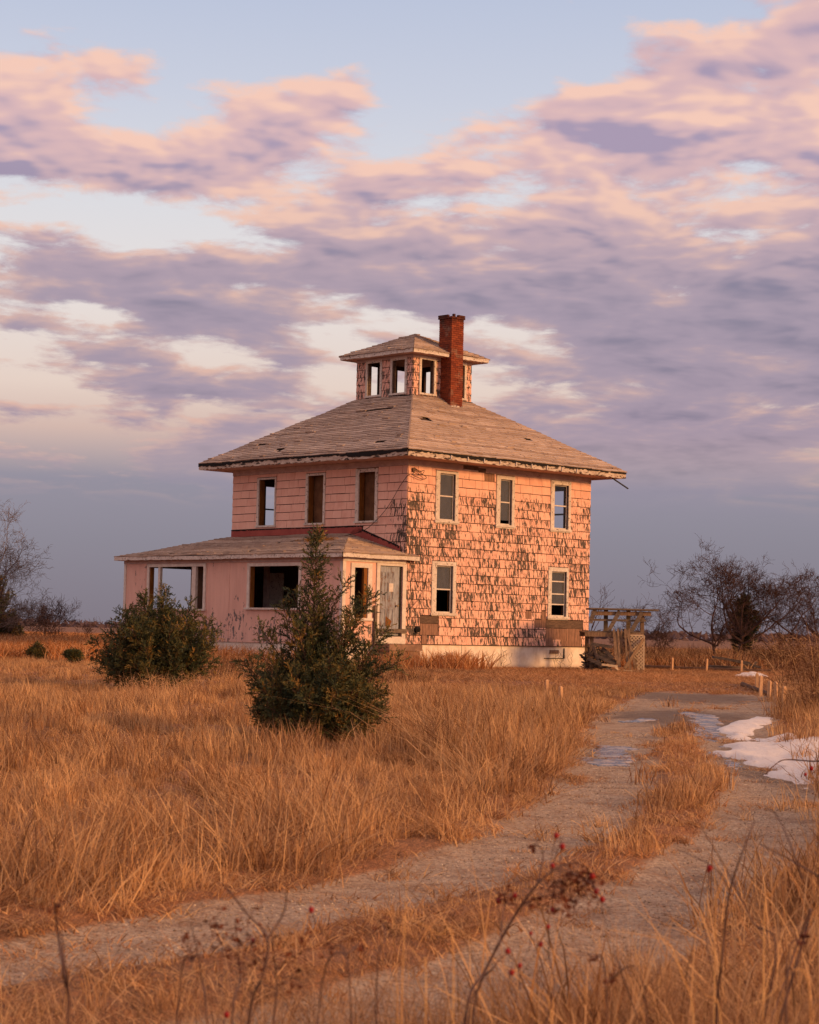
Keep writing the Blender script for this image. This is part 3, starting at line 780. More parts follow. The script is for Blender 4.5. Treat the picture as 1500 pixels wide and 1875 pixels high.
# --- windows
def casing(mb, face, o, g, pos, out=.045):
    a0, a1, z0, z1 = o; b0, b1, y0, y1 = g
    rects = [(a0, a1, y1, z1), (a0, b0, y0, y1), (b1, a1, y0, y1)]
    for (p, q, r, s_) in rects:
        if face == 'R': mb.box(p, q, pos - out, pos + .002, r, s_)
        else: mb.box(pos - out, pos + .002, p, q, r, s_)
def fbox(mb, face, u0, u1, d0, d1, z0, z1, pos=0):
    if face == 'R': mb.box(u0, u1, pos + d0, pos + d1, z0, z1)
    else: mb.box(pos + d0, pos + d1, u0, u1, z0, z1)
    return mb
for (a0, a1, z0, z1, b0, b1, y0, y1, rails, kind) in WIN_R:
    wn = empty('window', (0, 0, 0)); wn.parent = HOUSE
    mb = MB(); casing(mb, 'R', (a0, a1, z0, z1), (b0, b1, y0, y1), 0); mb.build('frame', M['trim'], wn)
    MB().box(a0 - .04, a1 + .04, -.075, .002, y0 - .075, y0 - .001).box(a0, a1, -.045, .002, z0, y0 - .077).build('sill', M['trim'], wn)
    sa = MB(); d0, d1 = .045, .075
    zr = [y1 - (y1 - y0) * r for r in rails]
    sa.box(b0, b0 + .035, d0, d1, y0, y1); sa.box(b1 - .035, b1, d0, d1, y0, y1)
    sa.box(b0 + .035, b1 - .035, d0, d1, y1 - .035, y1); sa.box(b0 + .035, b1 - .035, d0, d1, y0, y0 + .045)
    for z in zr: sa.box(b0 + .035, b1 - .035, d0 - .006, d1, z - .02, z + .02)
    sa.build('sash', M['trim2'], wn)
    zs = [y1 - .035] + zr + [y0 + .045]
    for k, (t1, t0) in enumerate(zip(zs[:-1], zs[1:])):
        if kind == 'topdusty' and k == 1: continue                       # lower sash is open
        if kind == 'tophalf' and k == 3: continue
        if kind == 'half' and k == 1: t0 += .11
        gm = M['glassclear'] if kind == 'clear' else M['glass']
        MB().box(b0 + .036, b1 - .036, .056, .062, t0 + .021 if k < len(zr) else t0 + .001, t1 - .021 if k else t1 - .001).build('pane', gm, wn)
    jb = MB(); jb.box(b0 - .02, b0 - .001, .003, TH + .04, y0, y1); jb.box(b1 + .001, b1 + .02, .003, TH + .04, y0, y1); jb.build('jamb', M['jamb'], wn)
for i, (a0, a1, z0, z1, b0, b1, y0, y1) in enumerate(WIN_L):
    wn = empty('window', (0, 0, 0)); wn.parent = HOUSE
    mb = MB(); casing(mb, 'L', (a0, a1, z0, z1), (b0, b1, y0, y1), 0); mb.build('frame', M['trim'], wn)
    fbox(MB(), 'L', a0 - .03, a1 + .03, -.07, .002, y0 - .06, y0 - .001).build('sill', M['trim'], wn)
    jb = MB(); fbox(jb, 'L', b1 - .022, b1 - .001, .003, TH + .04, y0, y1); fbox(jb, 'L', b0 + .001, b0 + .022, .003, TH + .04, y0, y1)
    jb.build('jamb', M['jamb'], wn)
    if i: fbox(MB(), 'L', b0 - .05, b1 + .12, .24, .28, 4.05, 6.38).build('inner_board', M['innerboard'], wn)
# leftover sash rails in the rear openings, seen against the sky
MB().box(1.35, 2.6, WB - .1, WB - .06, 5.28, 5.33).build('rear_rail', M['inside'], HOUSE)
MB().box(W - .1, W - .06, .75, 2.02, 5.30, 5.36).build('rear_rail', M['inside'], HOUSE)

# --- red flashing band above the porch roof
band = jag_board('red_band', (-.024, 2.05, 0), (-.024, WB, 0), PR + .0, PR + .22, .01, (-1, 0, 0), M['redband'], wallL, 0, 40, 8)
jag_board('tar_line', (-.036, 2.0, 0), (-.036, WB, 0), PR + .20, PR + .245, .008, (-1, 0, 0), M['tar'], wallL, .04, 140, 9)
MB().hexa([(-.034, .25, 3.62), (-.034, 2.62, PR), (-.022, 2.62, PR), (-.022, .25, 3.62), (-.034, .25, 3.80), (-.034, 2.30, 4.46), (-.022, 2.30, 4.46), (-.022, .25, 3.80)]).build('red_band', M['redband'], wallL)
tl = MB(); rg_ = random.Random(2)
for k in range(60):
    y0 = .3 + k * .029; zz = 3.815 + (y0 - .3) * .33; h_ = .02 + .05 * rg_.random() ** 2
    tl.box(-.044, -.036, y0, y0 + .03, zz - h_, zz + .015)
tl.build('tar_line', M['tar'], wallL)

# --- cupola trim and roof
for face, pos, ops in (('R', CB0, cupola_ops_a), ('L', CA0, cupola_ops_b)):
    for o in ops:
        wn = empty('cupola_window', (0, 0, 0)); wn.parent = cup
        mb = MB(); casing(mb, face, (o[0] - .095, o[1] + .095, o[2], o[3] + .10), o, pos, .03); mb.build('frame', M['trim'], wn)
        fbox(MB(), face, o[0] - .11, o[1] + .11, -.06, .002, o[2] - .065, o[2] - .001, pos).build('sill', M['trim'], wn)
        jb = MB(); fbox(jb, face, o[1] - .03, o[1] - .001, .003, .14, o[2], o[3], pos); fbox(jb, face, o[0] + .001, o[0] + .03, .003, .14, o[2], o[3], pos)
        jb.build('jamb', M['darkboard'], wn)
MB().box(CA0 - .03, CA1 + .03, CB0 - .05, CB0 - .002, CZ0 - .03, CZ0 + .05).box(CA0 - .05, CA0 - .002, CB0 - .05, CB1 + .03, CZ0 - .031, CZ0 + .051).build('base_flashing', M['tar'], cup)
MB().box(CA0 + .1, CA1 - .1, CB0 + .1, CB1 - .1, 8.9, 9.06).build('cupola_floor', M['darkboard'], cup)
MB().box(CA0, CA1, CB0 - .028, CB0 - .001, 10.37, 10.47).box(CA0 - .028, CA0 - .001, CB0 - .028, CB1, 10.371, 10.471).build('cupola_frieze', M['frieze'], cup)
q = .406; ca0, ca1, cb0, cb1 = CA0 - q, CA1 + q, CB0 - q, CB1 + q
MB().box(ca0 + .02, ca1 - .02, cb0 + .02, cb1 - .02, 10.48, 10.50).build('cupola_soffit', M['soffit'], cup)
ZC = 10.60
jag_board('cupola_fascia', (ca0, cb0, 0), (ca1, cb0, 0), 10.465, ZC - .01, .025, (0, -1, 0), M['trim'], cup, .02, 40, 5)
jag_board('cupola_fascia', (ca0, cb0, 0), (ca0, cb1, 0), 10.465, ZC - .01, .025, (-1, 0, 0), M['trim'], cup, .02, 40, 6)
MB().box(ca0, ca1, cb1 - .02, cb1, 10.465, ZC - .01).box(ca1 - .02, ca1, cb0 + .01, cb1 - .02, 10.465, ZC - .01).build('cupola_fascia', M['trim'], cup)
apex = ((CA0 + CA1) / 2, (CB0 + CB1) / 2, 11.45)
A0, A1, A2, A3 = (ca0 - .03, cb0 - .03, ZC), (ca1 + .03, cb0 - .03, ZC), (ca1 + .03, cb1 + .03, ZC), (ca0 - .03, cb1 + .03, ZC)
cd = MB()
for p_, q_ in ((A0, A1), (A1, A2), (A2, A3), (A3, A0)): cd.quad(lo(p_), lo(q_), lo(apex))
cd.build('cupola_roof_deck', M['felt'], cup)
ct = (11.45 - ZC) / 1.84
slope_courses(cup, A0, A1, apex, apex, .14, .3, (0, -ct, 1), 31)
slope_courses(cup, A3, A0, apex, apex, .14, .3, (-ct, 0, 1), 32)
slope_courses(cup, A1, A2, apex, apex, .14, .3, (ct, 0, 1), 33)
slope_courses(cup, A2, A3, apex, apex, .14, .3, (0, ct, 1), 34)

# --- chimney of single bricks
def chimney():
    ch = empty('chimney', (0, 0, 0)); ch.parent = HOUSE
    x0, x1, y0, y1 = 4.26, 4.84, 2.43, 3.04
    MB().box(x0 + .02, x1 - .02, y0 + .02, y1 - .02, 8.2, 11.86).build('mortar_core', M['mortar'], ch)
    mb = MB(); tint = []; rg = random.Random(8); z = 8.3; k = 0
    while z < 11.93:
        grow = .035 if 11.74 < z else 0
        X0, X1, Y0, Y1 = x0 - grow, x1 + grow, y0 - grow, y1 + grow
        for side in range(4):
            L = (X1 - X0) if side % 2 == 0 else (Y1 - Y0)
            u = 0.0 if (k + side) % 2 == 0 else -.105
            while u < L - .01:
                u0, u1 = max(u, 0) + .005, min(u + .21, L) - .005; u += .21
                if u1 - u0 < .04: continue
                if z > 11.84 and rg.random() < .45: continue
                j = rg.gauss(0, .003); dp = .095
                if side == 0: bb = (X0 + u0, X0 + u1, Y0 - j, Y0 + dp)
                elif side == 1: bb = (X1 - dp, X1 + j, Y0 + u0 + (.0), Y0 + u1)
                elif side == 2: bb = (X0 + u0, X0 + u1, Y1 - dp, Y1 + j)
                else: bb = (X0 - j, X0 + dp, Y0 + u0, Y0 + u1)
                mb.box(*bb, z + rg.gauss(0, .001), z + .063); tint += [rg.random()] * 8
        z += .073; k += 1
    mb.box(x0 + .34, x0 + .42, y0 + .25, y0 + .33, 11.9, 12.02); tint += [1] * 8
    me = mb.mesh('bricks', M['brick']); a_ = me.attributes.new('tint', 'FLOAT', 'POINT'); a_.data.foreach_set('value', tint)
    o = link('bricks', me, ch); o['kind'] = 'stuff'
    fl = MB()
    for k in range(14):
        u = rg.uniform(0, .55); fl.box(x0 + u, x0 + u + rg.uniform(.05, .12), y0 - .05, y0 + .01, 8.68 + rg.uniform(0, .05), 8.78 + rg.uniform(0, .05))
    fl.build('base_mortar', M['trim'], ch)
chimney()

# ------------------------------------------------------------------ enclosed porch (part of the house)
porch = empty('porch', (0, 0, 0)); porch.parent = HOUSE
PF_OPS = [(6.80, 9.76, 1.73, 3.13), (2.02, 4.42, 1.79, 3.11)]
PZ0, PZ1 = .68, 3.34
pw = wall('porch_wall', 'a', -D, .09, (.0, BEND), PZ0, PZ1, PF_OPS, M['panel'], porch)
SIDE_OPS = [(-2.19, -1.63, 1.52, 3.06), (-1.13, -.16, .97, 3.22)]
ps = wall('porch_wall', 'b', .0, .09, (-D + .09, -.03), PZ0 + .05, PZ1, SIDE_OPS, M['panel'], porch)
wall('porch_wall', 'b', BEND - .09, .09, (-D + .09, 1.55), PZ0, PZ1, [(-2.35, 1.2, 1.70, 3.16)], M['inside'], porch)
wall('porch_wall', 'a', 1.5, .09, (WB + .01, BEND - .09), PZ0, PZ1, [], M['inside'], porch)
MB().box(-D + .09, -.003, .09, BEND - .09, FT - .01, FT + .06).build('porch_floor', M['inside'], porch)
# seams and corner boards
for b_ in (.86, 5.45, 6.62, 9.98): MB().box(-D - .012, -D - .001, b_, b_ + .03, PZ0, 3.22).build('batten', M['panel'], porch)
for (y0, y1) in ((BEND - .1, BEND + .01), (-.02, .1)): MB().box(-D - .026, -D - .001, y0, y1, PZ0, 3.24).build('corner_board', M['trim2'], porch)
MB().box(-D - .026, -D + .11, -.027, -.001, PZ0, 3.24).build('corner_board', M['trim2'], porch)
MB().box(-D - .03, -D - .002, -.03, BEND + .02, 3.245, PE - .002).build('porch_frieze', M['frieze'], porch)
MB().box(-D + .0, -.02, -.03, -.002, 3.246, PE - .003).build('porch_frieze', M['trim2'], porch)
# front openings
def porch_window(ops, mull):
    wn = empty('porch_window', (0, 0, 0)); wn.parent = porch
    a0, a1, z0, z1 = ops
    mb = MB(); casing(mb, 'L', (a0 - .12, a1 + .12, z0, z1 + .10), ops, -D, .035); mb.build('frame', M['trim2'], wn)
    fbox(MB(), 'L', a0 - .16, a1 + .16, -.10, .05, z0 - .06, z0 - .001, -D).build('sill', M['trim'], wn)
    for (m0, m1) in mull: fbox(MB(), 'L', m0, m1, -.02, .08, z0, z1, -D).build('mullion', M['trim2'], wn)
    jb = MB(); fbox(jb, 'L', a1 - .03, a1 - .001, .003, .16, z0, z1, -D); fbox(jb, 'L', a0 + .001, a0 + .03, .003, .16, z0, z1, -D)
    jb.build('jamb', M['jamb'], wn)
porch_window(PF_OPS[0], ((9.16, 9.27), (7.22, 7.43)))
porch_window(PF_OPS[1], ())
fbox(MB(), 'L', 6.9, 7.95, .35, .42, FT, 3.3, -D).build('inner_post', M['inside'], porch)
# things just inside the second opening: a pale post and an inner glazed door
MB().box(-1.2, -1.1, 5.30, 5.5, FT, 3.3).build('inner_post', M['frieze'], porch)
MB().box(-.06, -.012, 5.85, 6.55, 1.5, 3.0).build('inner_glazing', M['trim'], porch)
MB().box(-.03, -.004, 1.0, 2.2, FT + .07, 3.2).build('inner_panel', M['inside'], porch)
# side window
wn = empty('porch_window', (0, 0, 0)); wn.parent = porch
mb = MB(); casing(mb, 'R', (-2.34, -1.46, 1.52, 3.20), SIDE_OPS[0], 0, .035); mb.build('frame', M['trim2'], wn)
MB().box(-2.38, -1.42, -.07, .05, 1.44, 1.519).build('sill', M['trim2'], wn)
MB().box(-1.78, -1.632, .003, .10, 1.52, 3.06).build('jamb', M['jamb'], wn)
# door
dr = empty('door', (0, 0, 0)); dr.parent = porch
fr_ = MB(); fr_.box(-1.27, -1.131, -.04, .002, .74, 3.235); fr_.box(-.159, .0, -.04, -.022, .74, 3.235); fr_.box(-1.131, -.159, -.038, .002, 3.16, 3.235)
fr_.build('door_frame', M['trim2'], dr)
MB().box(-1.125, -.25, .03, .07, 1.0, 3.15).build('leaf', M['door'], dr)
for (u0, u1, z0, z1) in ((-1.05, -.83, 2.78, 2.98), (-.75, -.5, 2.78, 2.98), (-1.05, -.83, 2.1, 2.64), (-.75, -.5, 2.1, 2.64), (-1.05, -.83, 1.12, 1.84), (-.75, -.5, 1.12, 1.84)):
    p_ = MB()
    for q_ in ((u0, u1, z0, z0 + .025), (u0, u1, z1 - .025, z1), (u0, u0 + .025, z0 + .025, z1 - .025), (u1 - .025, u1, z0 + .025, z1 - .025)): p_.box(q_[0], q_[1], .016, .032, q_[2], q_[3])
    p_.box(u0 + .05, u1 - .05, .022, .032, z0 + .05, z1 - .05)
    p_.build('door_panel', M['door'], dr)
MB().box(-.70, -.52, .008, .024, 2.36, 2.62).build('paper_notice', M['trim2'], dr)
MB().quad((-.82, .012, 1.28), (-.62, .012, 1.28), (-.56, .012, 1.45), (-.82, .012, 1.60)).build('broken_panel', M['jamb'], dr)
MB().box(-.248, -.162, .03, .05, .97, 3.2).build('gap_shade_strip', M['black'], dr)  # solid black strip standing in for the shade in the gap beside the leaf
kn = MB(); kn.tube([(-.36, .03, 1.93), (-.36, -.01, 1.93), (-.36, -.04, 1.93), (-.36, -.06, 1.93)], [.02, .02, .036, .02], 10); kn.build('knob', M['brass'], dr)
MB().box(-1.14, -.12, -.05, .05, .75, .965).build('threshold', M['trim2'], porch)
MB().box(-1.27, .0, -.09, -.045, 1.08, 1.21).build('barrier_board', M['greywood'], porch)
MB().box(-1.37, -1.275, -.10, -.03, .3, 1.92).build('rail_post', M['greywood'], porch)
MB().box(-1.35, .06, -.75, -.02, .54, .735).build('step', M['concrete'], porch)
MB().box(-1.30, .0, -.70, -.03, -.2, .535).build('step_base', M['concrete'], porch)
# porch roof
E0, E1 = (-D - PO - .02, -.24, PE + .13), (-D - PO - .02, BEND + .33, PE + .13)
T0, T1 = (-.02, 2.64, PR), (-.02, WB + .0, PR)
pt_ = (PR - PE - .13) / (D + PO)
proof = empty('porch_roof', (0, 0, 0)); proof.parent = HOUSE
pd = MB(); pd.quad(lo(E0), lo(T0), lo(T1), lo(E1)); pd.quad(lo(E0), lo((.0, -.24, PE + .13)), lo((-.001, .1, PE + .22)), lo(T0)); pd.quad(lo(E1), lo(T1), lo((1.75, WB, PR)), lo((1.75, BEND + .33, PE + .13)))
pd.build('roof_deck', M['felt'], proof)
slope_courses(proof, E1, E0, T1, T0, .142, .31, (-pt_, 0, 1), 41, .005)
slope_courses(proof, E0, (.0, -.24, PE + .13), T0, (.0, 2.64, PR), .142, .31, (0, -.27, 1), 42, .01)
MB().hexa([(.005, -.25, PE + .125), (.37, -.25, PE + .125), (.37, -.03, PE + .185), (.005, -.03, PE + .185), (.005, -.25, PE + .15), (.37, -.25, PE + .15), (.37, -.03, PE + .21), (.005, -.03, PE + .21)]).build('eave_return', M['roof'], proof)
MB().quad((1.75, BEND + .33, PE + .13), E1, T1, (1.75, WB, PR)).build('rear_slope', M['roof'], proof)
jag_board('fascia', (-D - PO, -.22, 0), (-D - PO, BEND + .31, 0), PE - .01, PE + .115, .025, (-1, 0, 0), M['trim'], proof, .02, 120, 12)
jag_board('fascia', (-D - PO, -.22, 0), (.36, -.22, 0), PE - .01, PE + .115, .025, (0, -1, 0), M['trim'], proof, .015, 50, 13)
MB().box(.335, .36, -.22, -.024, PE - .01, PE + .14).build('fascia', M['trim2'], proof)
MB().box(-D - PO, 1.7, BEND + .29, BEND + .31, PE, PE + .11).build('fascia', M['trim2'], proof)
MB().box(-D - PO + .005, -D - .001, -.215, BEND + .29, PE, PE + .015).box(-D - .001, .33, -.215, -.002, PE, PE + .016).box(-D, 1.7, BEND + .001, BEND + .29, PE, PE + .015).build('porch_soffit', M['soffit'], proof)
MB().box(-D + .09, -.05, .1, BEND - .09, 3.345, 3.36).build('porch_ceiling', M['inside'], proof)
# moss and straw caught on the porch roof
ms = MB(); rg_ = random.Random(77)
for k in range(260):
    y = 3.1 + rg_.gauss(0, .45); x = -1.0 + rg_.gauss(0, .16); z = PE + .16 + (x + D + PO) * pt_
    ms.tube([(x, y, z), (x + rg_.gauss(0, .05), y + rg_.gauss(0, .12), z + rg_.uniform(.01, .05))], .006, 3)
M['straw'] = plain('straw', lin(176, 124, 56), .9, lin(140, 92, 40), 6)
ms.build('straw_clump', M['straw'], proof, kind='stuff')

# service wire looping from the corner down to the porch roof, insulator and outdoor socket
wr = MB()
pts = [(.25, -.06, 6.25), (.5, -.10, 6.12), (.7, -.12, 6.02), (.55, -.12, 5.95), (.2, -.1, 6.02), (-.04, -.1, 6.06), (-.10, .2, 5.75), (-.10, .75, 5.1), (-.10, 1.35, 4.62), (-.2, 1.9, 4.30), (-.6, 2.9, 4.10), (-1.2, 4.2, 3.98)]
def smooth_path(pts, n=6):
    P = [Vector(p) for p in pts]; out = []
    for i in range(len(P) - 1):
        p0, p1, p2, p3 = P[max(i - 1, 0)], P[i], P[i + 1], P[min(i + 2, len(P) - 1)]
        for k in range(n):
            t = k / n; out.append(.5 * ((2 * p1) + (p2 - p0) * t + (2 * p0 - 5 * p1 + 4 * p2 - p3) * t * t + (3 * p1 - p0 - 3 * p2 + p3) * t ** 3))
    return out + [P[-1]]
wr.tube(smooth_path(pts), .011, 4)
wr.tube(smooth_path([(.2, -.05, 6.3), (.42, -.1, 6.2), (.6, -.12, 6.22), (.45, -.12, 6.08), (.15, -.1, 6.14)]), .010, 4)
wr.tube(smooth_path([(.92, -.03, 3.0), (.8, -.05, 2.6), (.55, -.06, 2.2), (.3, -.05, 1.95), (.02, -.05, 1.75)]), .008, 4)
wr.build('service_wire', M['black'], HOUSE)
MB().box(.14, .24, -.08, -.02, 6.16, 6.28).build('wire_bracket', M['darkboard'], HOUSE)
sk_ = MB(); sk_.tube([(.5, -.02, 1.2), (.5, -.10, 1.2), (.5, -.12, 1.19)], [.10, .10, .07], 12); sk_.box(.36, .60, -.07, -.02, 1.06, 1.09)
sk_.build('outdoor_socket', M['black'], HOUSE)

M['darkboard2'] = wood('dark_scrap_wood', lin(108, 94, 86), lin(58, 50, 48), (2, 2, 6), obj=None)

# ------------------------------------------------------------------ snow, puddles
def ground_at(px, py):
    d = ray(px, py); t = 2.0
    while t < 400:
        if CAMZ + d[2] * t < .45 * float(sst(d[1] * t, 12, 50)): break
        t += .03
    return (d[0] * t, d[1] * t)
def poly_dist(x, y, poly):
    ins = np.zeros(x.shape, bool); n = len(poly)
    for i in range(n):
        x0, y0 = poly[i]; x1, y1 = poly[(i + 1) % n]
        c = ((y0 > y) != (y1 > y)) & (x < (x1 - x0) * (y - y0) / (y1 - y0 + 1e-12) + x0); ins ^= c
    d = seg_dist(x, y, list(poly) + [poly[0]])
    return np.where(ins, d, -d)
def patch(name, pxpoly, hgt, mat, lift, res=.05, rag=.25, lump=0.0):
    poly = [ground_at(*p) for p in pxpoly]; P = np.array(poly)
    x0, y0 = P.min(0) - .4; x1, y1 = P.max(0) + .4
    ry = res * 2.2
    X, Y = np.meshgrid(np.arange(x0, x1, res), np.arange(y0, y1, ry))
    dist = poly_dist(X, Y, poly) + rag * (fbm(X * 2.4 + 7, Y * 1.1 + 3, 3) - .5) * 2 + rag * .8 * (fbm(X * 8 + 2, Y * 3.5 + 1, 3) - .5) - rag * .12
    Z = gz(X, Y) + lift + hgt * (1 - np.exp(-np.maximum(dist, 0) / .16)) * (1 + lump * (fbm(X * 1.7, Y * .8 + 9, 3) - .5) * 2)
    Z = np.where(dist < 0.0, gz(X, Y) - .03, Z)
    ny, nx = X.shape; i = np.arange(nx - 1)[None, :] + nx * np.arange(ny - 1)[:, None]
    F = np.stack([i, i + 1, i + nx + 1, i + nx], -1).reshape(-1, 4)
    keep = (dist.ravel()[F] > 0).any(1); F = F[keep]
    used = np.unique(F); mp = np.full(nx * ny, -1); mp[used] = np.arange(len(used))
    V = np.stack([X.ravel(), Y.ravel(), Z.ravel()], 1)[used]
    return link(name, np_mesh(name, V, mp[F], mat, None, True))
def snow_mat():
    m, t, b = newmat('old_snow')
    geo = t.new('ShaderNodeNewGeometry').outputs['Position']
    n = t.noise(t.vmath('MULTIPLY', geo, (1, .5, 1)), 5, 5, .6); n2 = t.noise(geo, 40, 3, .6)
    col = t.mix(t.smooth(n, .55, .8), lin(226, 212, 204), lin(182, 162, 150))
    t.put(b.inputs['Base Color'], t.mix(t.smooth(n2, .68, .76), col, lin(150, 118, 100))); b.inputs['Roughness'].default_value = .6
    bump(t, b, t.math('ADD', n, t.math('MULTIPLY', n2, .3)), .6, .05)
    return m
def water_mat():
    m, t, b = newmat('half_frozen_water')
    geo = t.new('ShaderNodeNewGeometry').outputs['Position']
    n = t.noise(t.vmath('MULTIPLY', geo, (.8, 1.1, 1)), 5.0, 5, .65)
    ice = t.smooth(n, .48, .60)
    t.put(b.inputs['Base Color'], t.mix(ice, lin(44, 35, 31), lin(176, 156, 144)))
    t.put(b.inputs['Roughness'], t.math('MULTIPLY_ADD', ice, .3, .22)); b.inputs['Specular IOR Level'].default_value = .3
    return m
M['snow'] = snow_mat(); M['water'] = water_mat()
SN = [('snow_patch', [(1312, 1328), (1340, 1319), (1385, 1313), (1420, 1316), (1402, 1326), (1382, 1334), (1372, 1345), (1345, 1343), (1325, 1336)], .03, 'smaller patch of old snow nearest the house beside the driveway'),
      ('snow_patch', [(1302, 1376), (1335, 1358), (1375, 1348), (1440, 1340), (1500, 1352), (1600, 1350), (1640, 1400), (1540, 1416), (1470, 1424), (1440, 1416), (1405, 1404), (1365, 1398), (1325, 1390)], .045, 'largest patch of old snow at the right edge of the driveway'),
      ('snow_patch', [(1450, 1432), (1475, 1429), (1494, 1431), (1485, 1437), (1458, 1438)], .03, 'tiny sliver of snow just in front of the large snow patch'),
      ('snow_patch', [(1345, 1236), (1370, 1233), (1402, 1236), (1398, 1241), (1365, 1241)], .06, 'thin distant strip of snow near the end of the fallen log')]
for nm, poly, h, lab in SN:
    tag(patch(nm, poly, h, M['snow'], .012, .05, .5 if h > .04 else .2, .9), lab, 'snow', 'patches of old snow')
for poly, lab in [([(1072, 1364), (1110, 1357), (1160, 1360), (1174, 1374), (1166, 1388), (1140, 1398), (1092, 1400), (1078, 1386)], 'half frozen puddle in the left wheel track'),
                  ([(1140, 1316), (1180, 1313), (1225, 1313), (1228, 1316), (1185, 1318)], 'thin streak of meltwater across the upper driveway'),
                  ([(1252, 1308), (1310, 1306), (1330, 1326), (1312, 1352), (1275, 1344), (1255, 1326)], 'wet ice between the wheel tracks beside the smaller snow patch'),
                  ([(1288, 1372), (1320, 1356), (1360, 1380), (1400, 1402), (1350, 1404), (1305, 1394)], 'meltwater at the edge of the large snow patch')]:
    tag(patch('puddle', poly, .0, M['water'], .006, .05, .34), lab, None, kind='structure')

# ------------------------------------------------------------------ ruined deck behind the house
def ruined_deck():
    Y0 = 64.6; S_ = FPX / Y0
    o = at(1130, 1231, Y0); o.z = gzf(o.x, o.y)
    root = empty('ruined_deck', o); tag(root, 'collapsing grey timber deck with slanted railing boards behind the right side of the house', 'deck')
    L = lambda px, py: ((px - 1130) / S_, (1231 - py + .0216 * (px - 1130)) / S_)
    def bar(name, p, q, th, dy, wd=.05, mat='greywood'):
        (x0, z0), (x1, z1) = L(*p), L(*q)
        return MB().beam((x0, dy, z0), (x1, dy, z1), wd, th, (0, 0, 1) if abs(x1 - x0) > abs(z1 - z0) else (1, 0, 0)).build(name, M[mat], root)
    bar('top_slab', (1078, 1116.5), (1204, 1119.5), .05, .62, 1.5)
    bar('beam', (1082, 1125), (1191, 1126.5), .13, .03, .05, 'tanwood')
    bar('mid_rail', (1084, 1137), (1182, 1139), .07, .08, .04)
    for a, b_ in (((1133, 1121), (1112.5, 1159)), ((1174, 1123), (1154, 1160)), ((1088, 1117), (1080, 1143))):
        (x0, z0), (x1, z1) = L(*a), L(*b_); MB().beam((x0, -.04, z0), (x1, -.04, z1), .045, .13, (1, 0, 0)).build('baluster', M['greywood'], root)
    for a in (1115, 1157):
        (x0, z0), (x1, z1) = L(a, 1139), L(a, 1160); MB().box(x0 - .07, x0 + .07, 1.2, 1.24, z1, z0 + .4).build('baluster', M['greywood'], root)
    (x0, z0), (x1, z1) = L(1176, 1122), L(1176, 1232)
    MB().box(x0 - .06, x0 + .06, .12, .24, .0, z0).build('post', M['tanwood'], root)
    for px_, dy in ((1084, .2), (1084, 1.9), (1176, 1.9)):
        (x0, z0) = L(px_, 1162); MB().box(x0 - .06, x0 + .06, dy, dy + .12, 0, z0).build('post', M['tanwood'], root)
    (x0, z0), (x1, z1) = L(1070, 1161), L(1181, 1164)
    for k in range(14): MB().box(x0, x1, .0 + k * .15, .14 + k * .15, z1 + .05, z1 + .08).build('deck_plank', M['greywood'], root)
    MB().box(x0, x1 - .06, -.045, -.005, z1 - .1, z1 + .045).build('rim_joist', M['tanwood'], root)
    MB().box(x0, x1 - .06, 1.9, 1.95, z1 - .1, z1 + .045).build('rim_joist', M['tanwood'], root)
    # lattice skirt: single laths, the lower left corner broken away
    (a0, b0), (a1, b1) = L(1152, 1228), L(1178, 1166)
    rg = random.Random(5)
    for sgn in (1, -1):
        u = a0 - (b1 - b0) + (0 if sgn > 0 else .0)
        while u < a1 + (b1 - b0):
            # line x = u + sgn*(z-b0) (or mirrored) clipped to the panel
            pts = []
            for z in np.linspace(b0, b1, 25):
                x = u + (z - b0) if sgn > 0 else u + (b1 - z)
                if a0 <= x <= a1 and not (z < b0 + .55 and x < a0 + .26 - .2 * (z - b0)): pts.append((x, z))
            if len(pts) > 2: MB().beam((pts[0][0], -.062 - .012 * (sgn > 0), pts[0][1]), (pts[-1][0], -.062 - .012 * (sgn > 0), pts[-1][1]), .009, .032, (1, 0, 0)).build('lath', M['palewood'], root)
            u += .115
    # lattice frame
    for (p0, p1) in (((a0, b1), (a1, b1)), ((a1, b0), (a1, b1))): MB().beam((p0[0], -.06, p0[1]), (p1[0], -.06, p1[1]), .04, .05, (0, 0, 1) if p0[1] == p1[1] else (1, 0, 0)).build('lattice_frame', M['palewood'], root)
    return root, L, o, S_
deck, LD, DO, DS = ruined_deck()
# loose pickets leaning against it, each a thing of its own
c2 = lambda x, y: (1060 + x * .12, 1080 + y * .12)
PK = [((515, 600), (545, 1090), 'leftmost'), ((548, 650), (575, 1190), 'second'), ((582, 600), (605, 1190), 'third'), ((638, 610), (636, 995), 'short fourth'), ((688, 600), (722, 1210), 'fifth'), ((712, 620), (832, 1165), 'slanting sixth'), ((752, 600), (765, 1262), 'seventh and longest')]
for a, b_, w_ in PK:
    (x0, z0), (x1, z1) = LD(*c2(*a)), LD(*c2(*b_)); z1 = max(z1, .02) if w_ != 'short fourth' else z1
    dyb = -.42 if w_ != 'short fourth' else -.12; dyt = -.11
    mb = MB(); p0 = Vector((x1, dyb, z1)); p1 = Vector((x0, dyt, z0)); ax_ = (p1 - p0).normalized()
    sd = Vector((1, 0, 0)); n_ = ax_.cross(sd).normalized() * .009; sd = sd * .034; tip = p1 - ax_ * .09
    for (f0, f1, s0, s1) in ((p0, tip, 1, 1), (tip, p1, 1, .08)):
        mb.hexa([f0 - sd * s0 - n_, f0 + sd * s0 - n_, f0 + sd * s0 + n_, f0 - sd * s0 + n_, f1 - sd * s1 - n_, f1 + sd * s1 - n_, f1 + sd * s1 + n_, f1 - sd * s1 + n_])
    o = mb.build('fence_picket', M['tanwood']); o.location = DO
    tag(o, 'pointed grey picket leaning on the ruined deck, %s from the left' % w_, 'picket', 'loose pickets leaning on the deck')
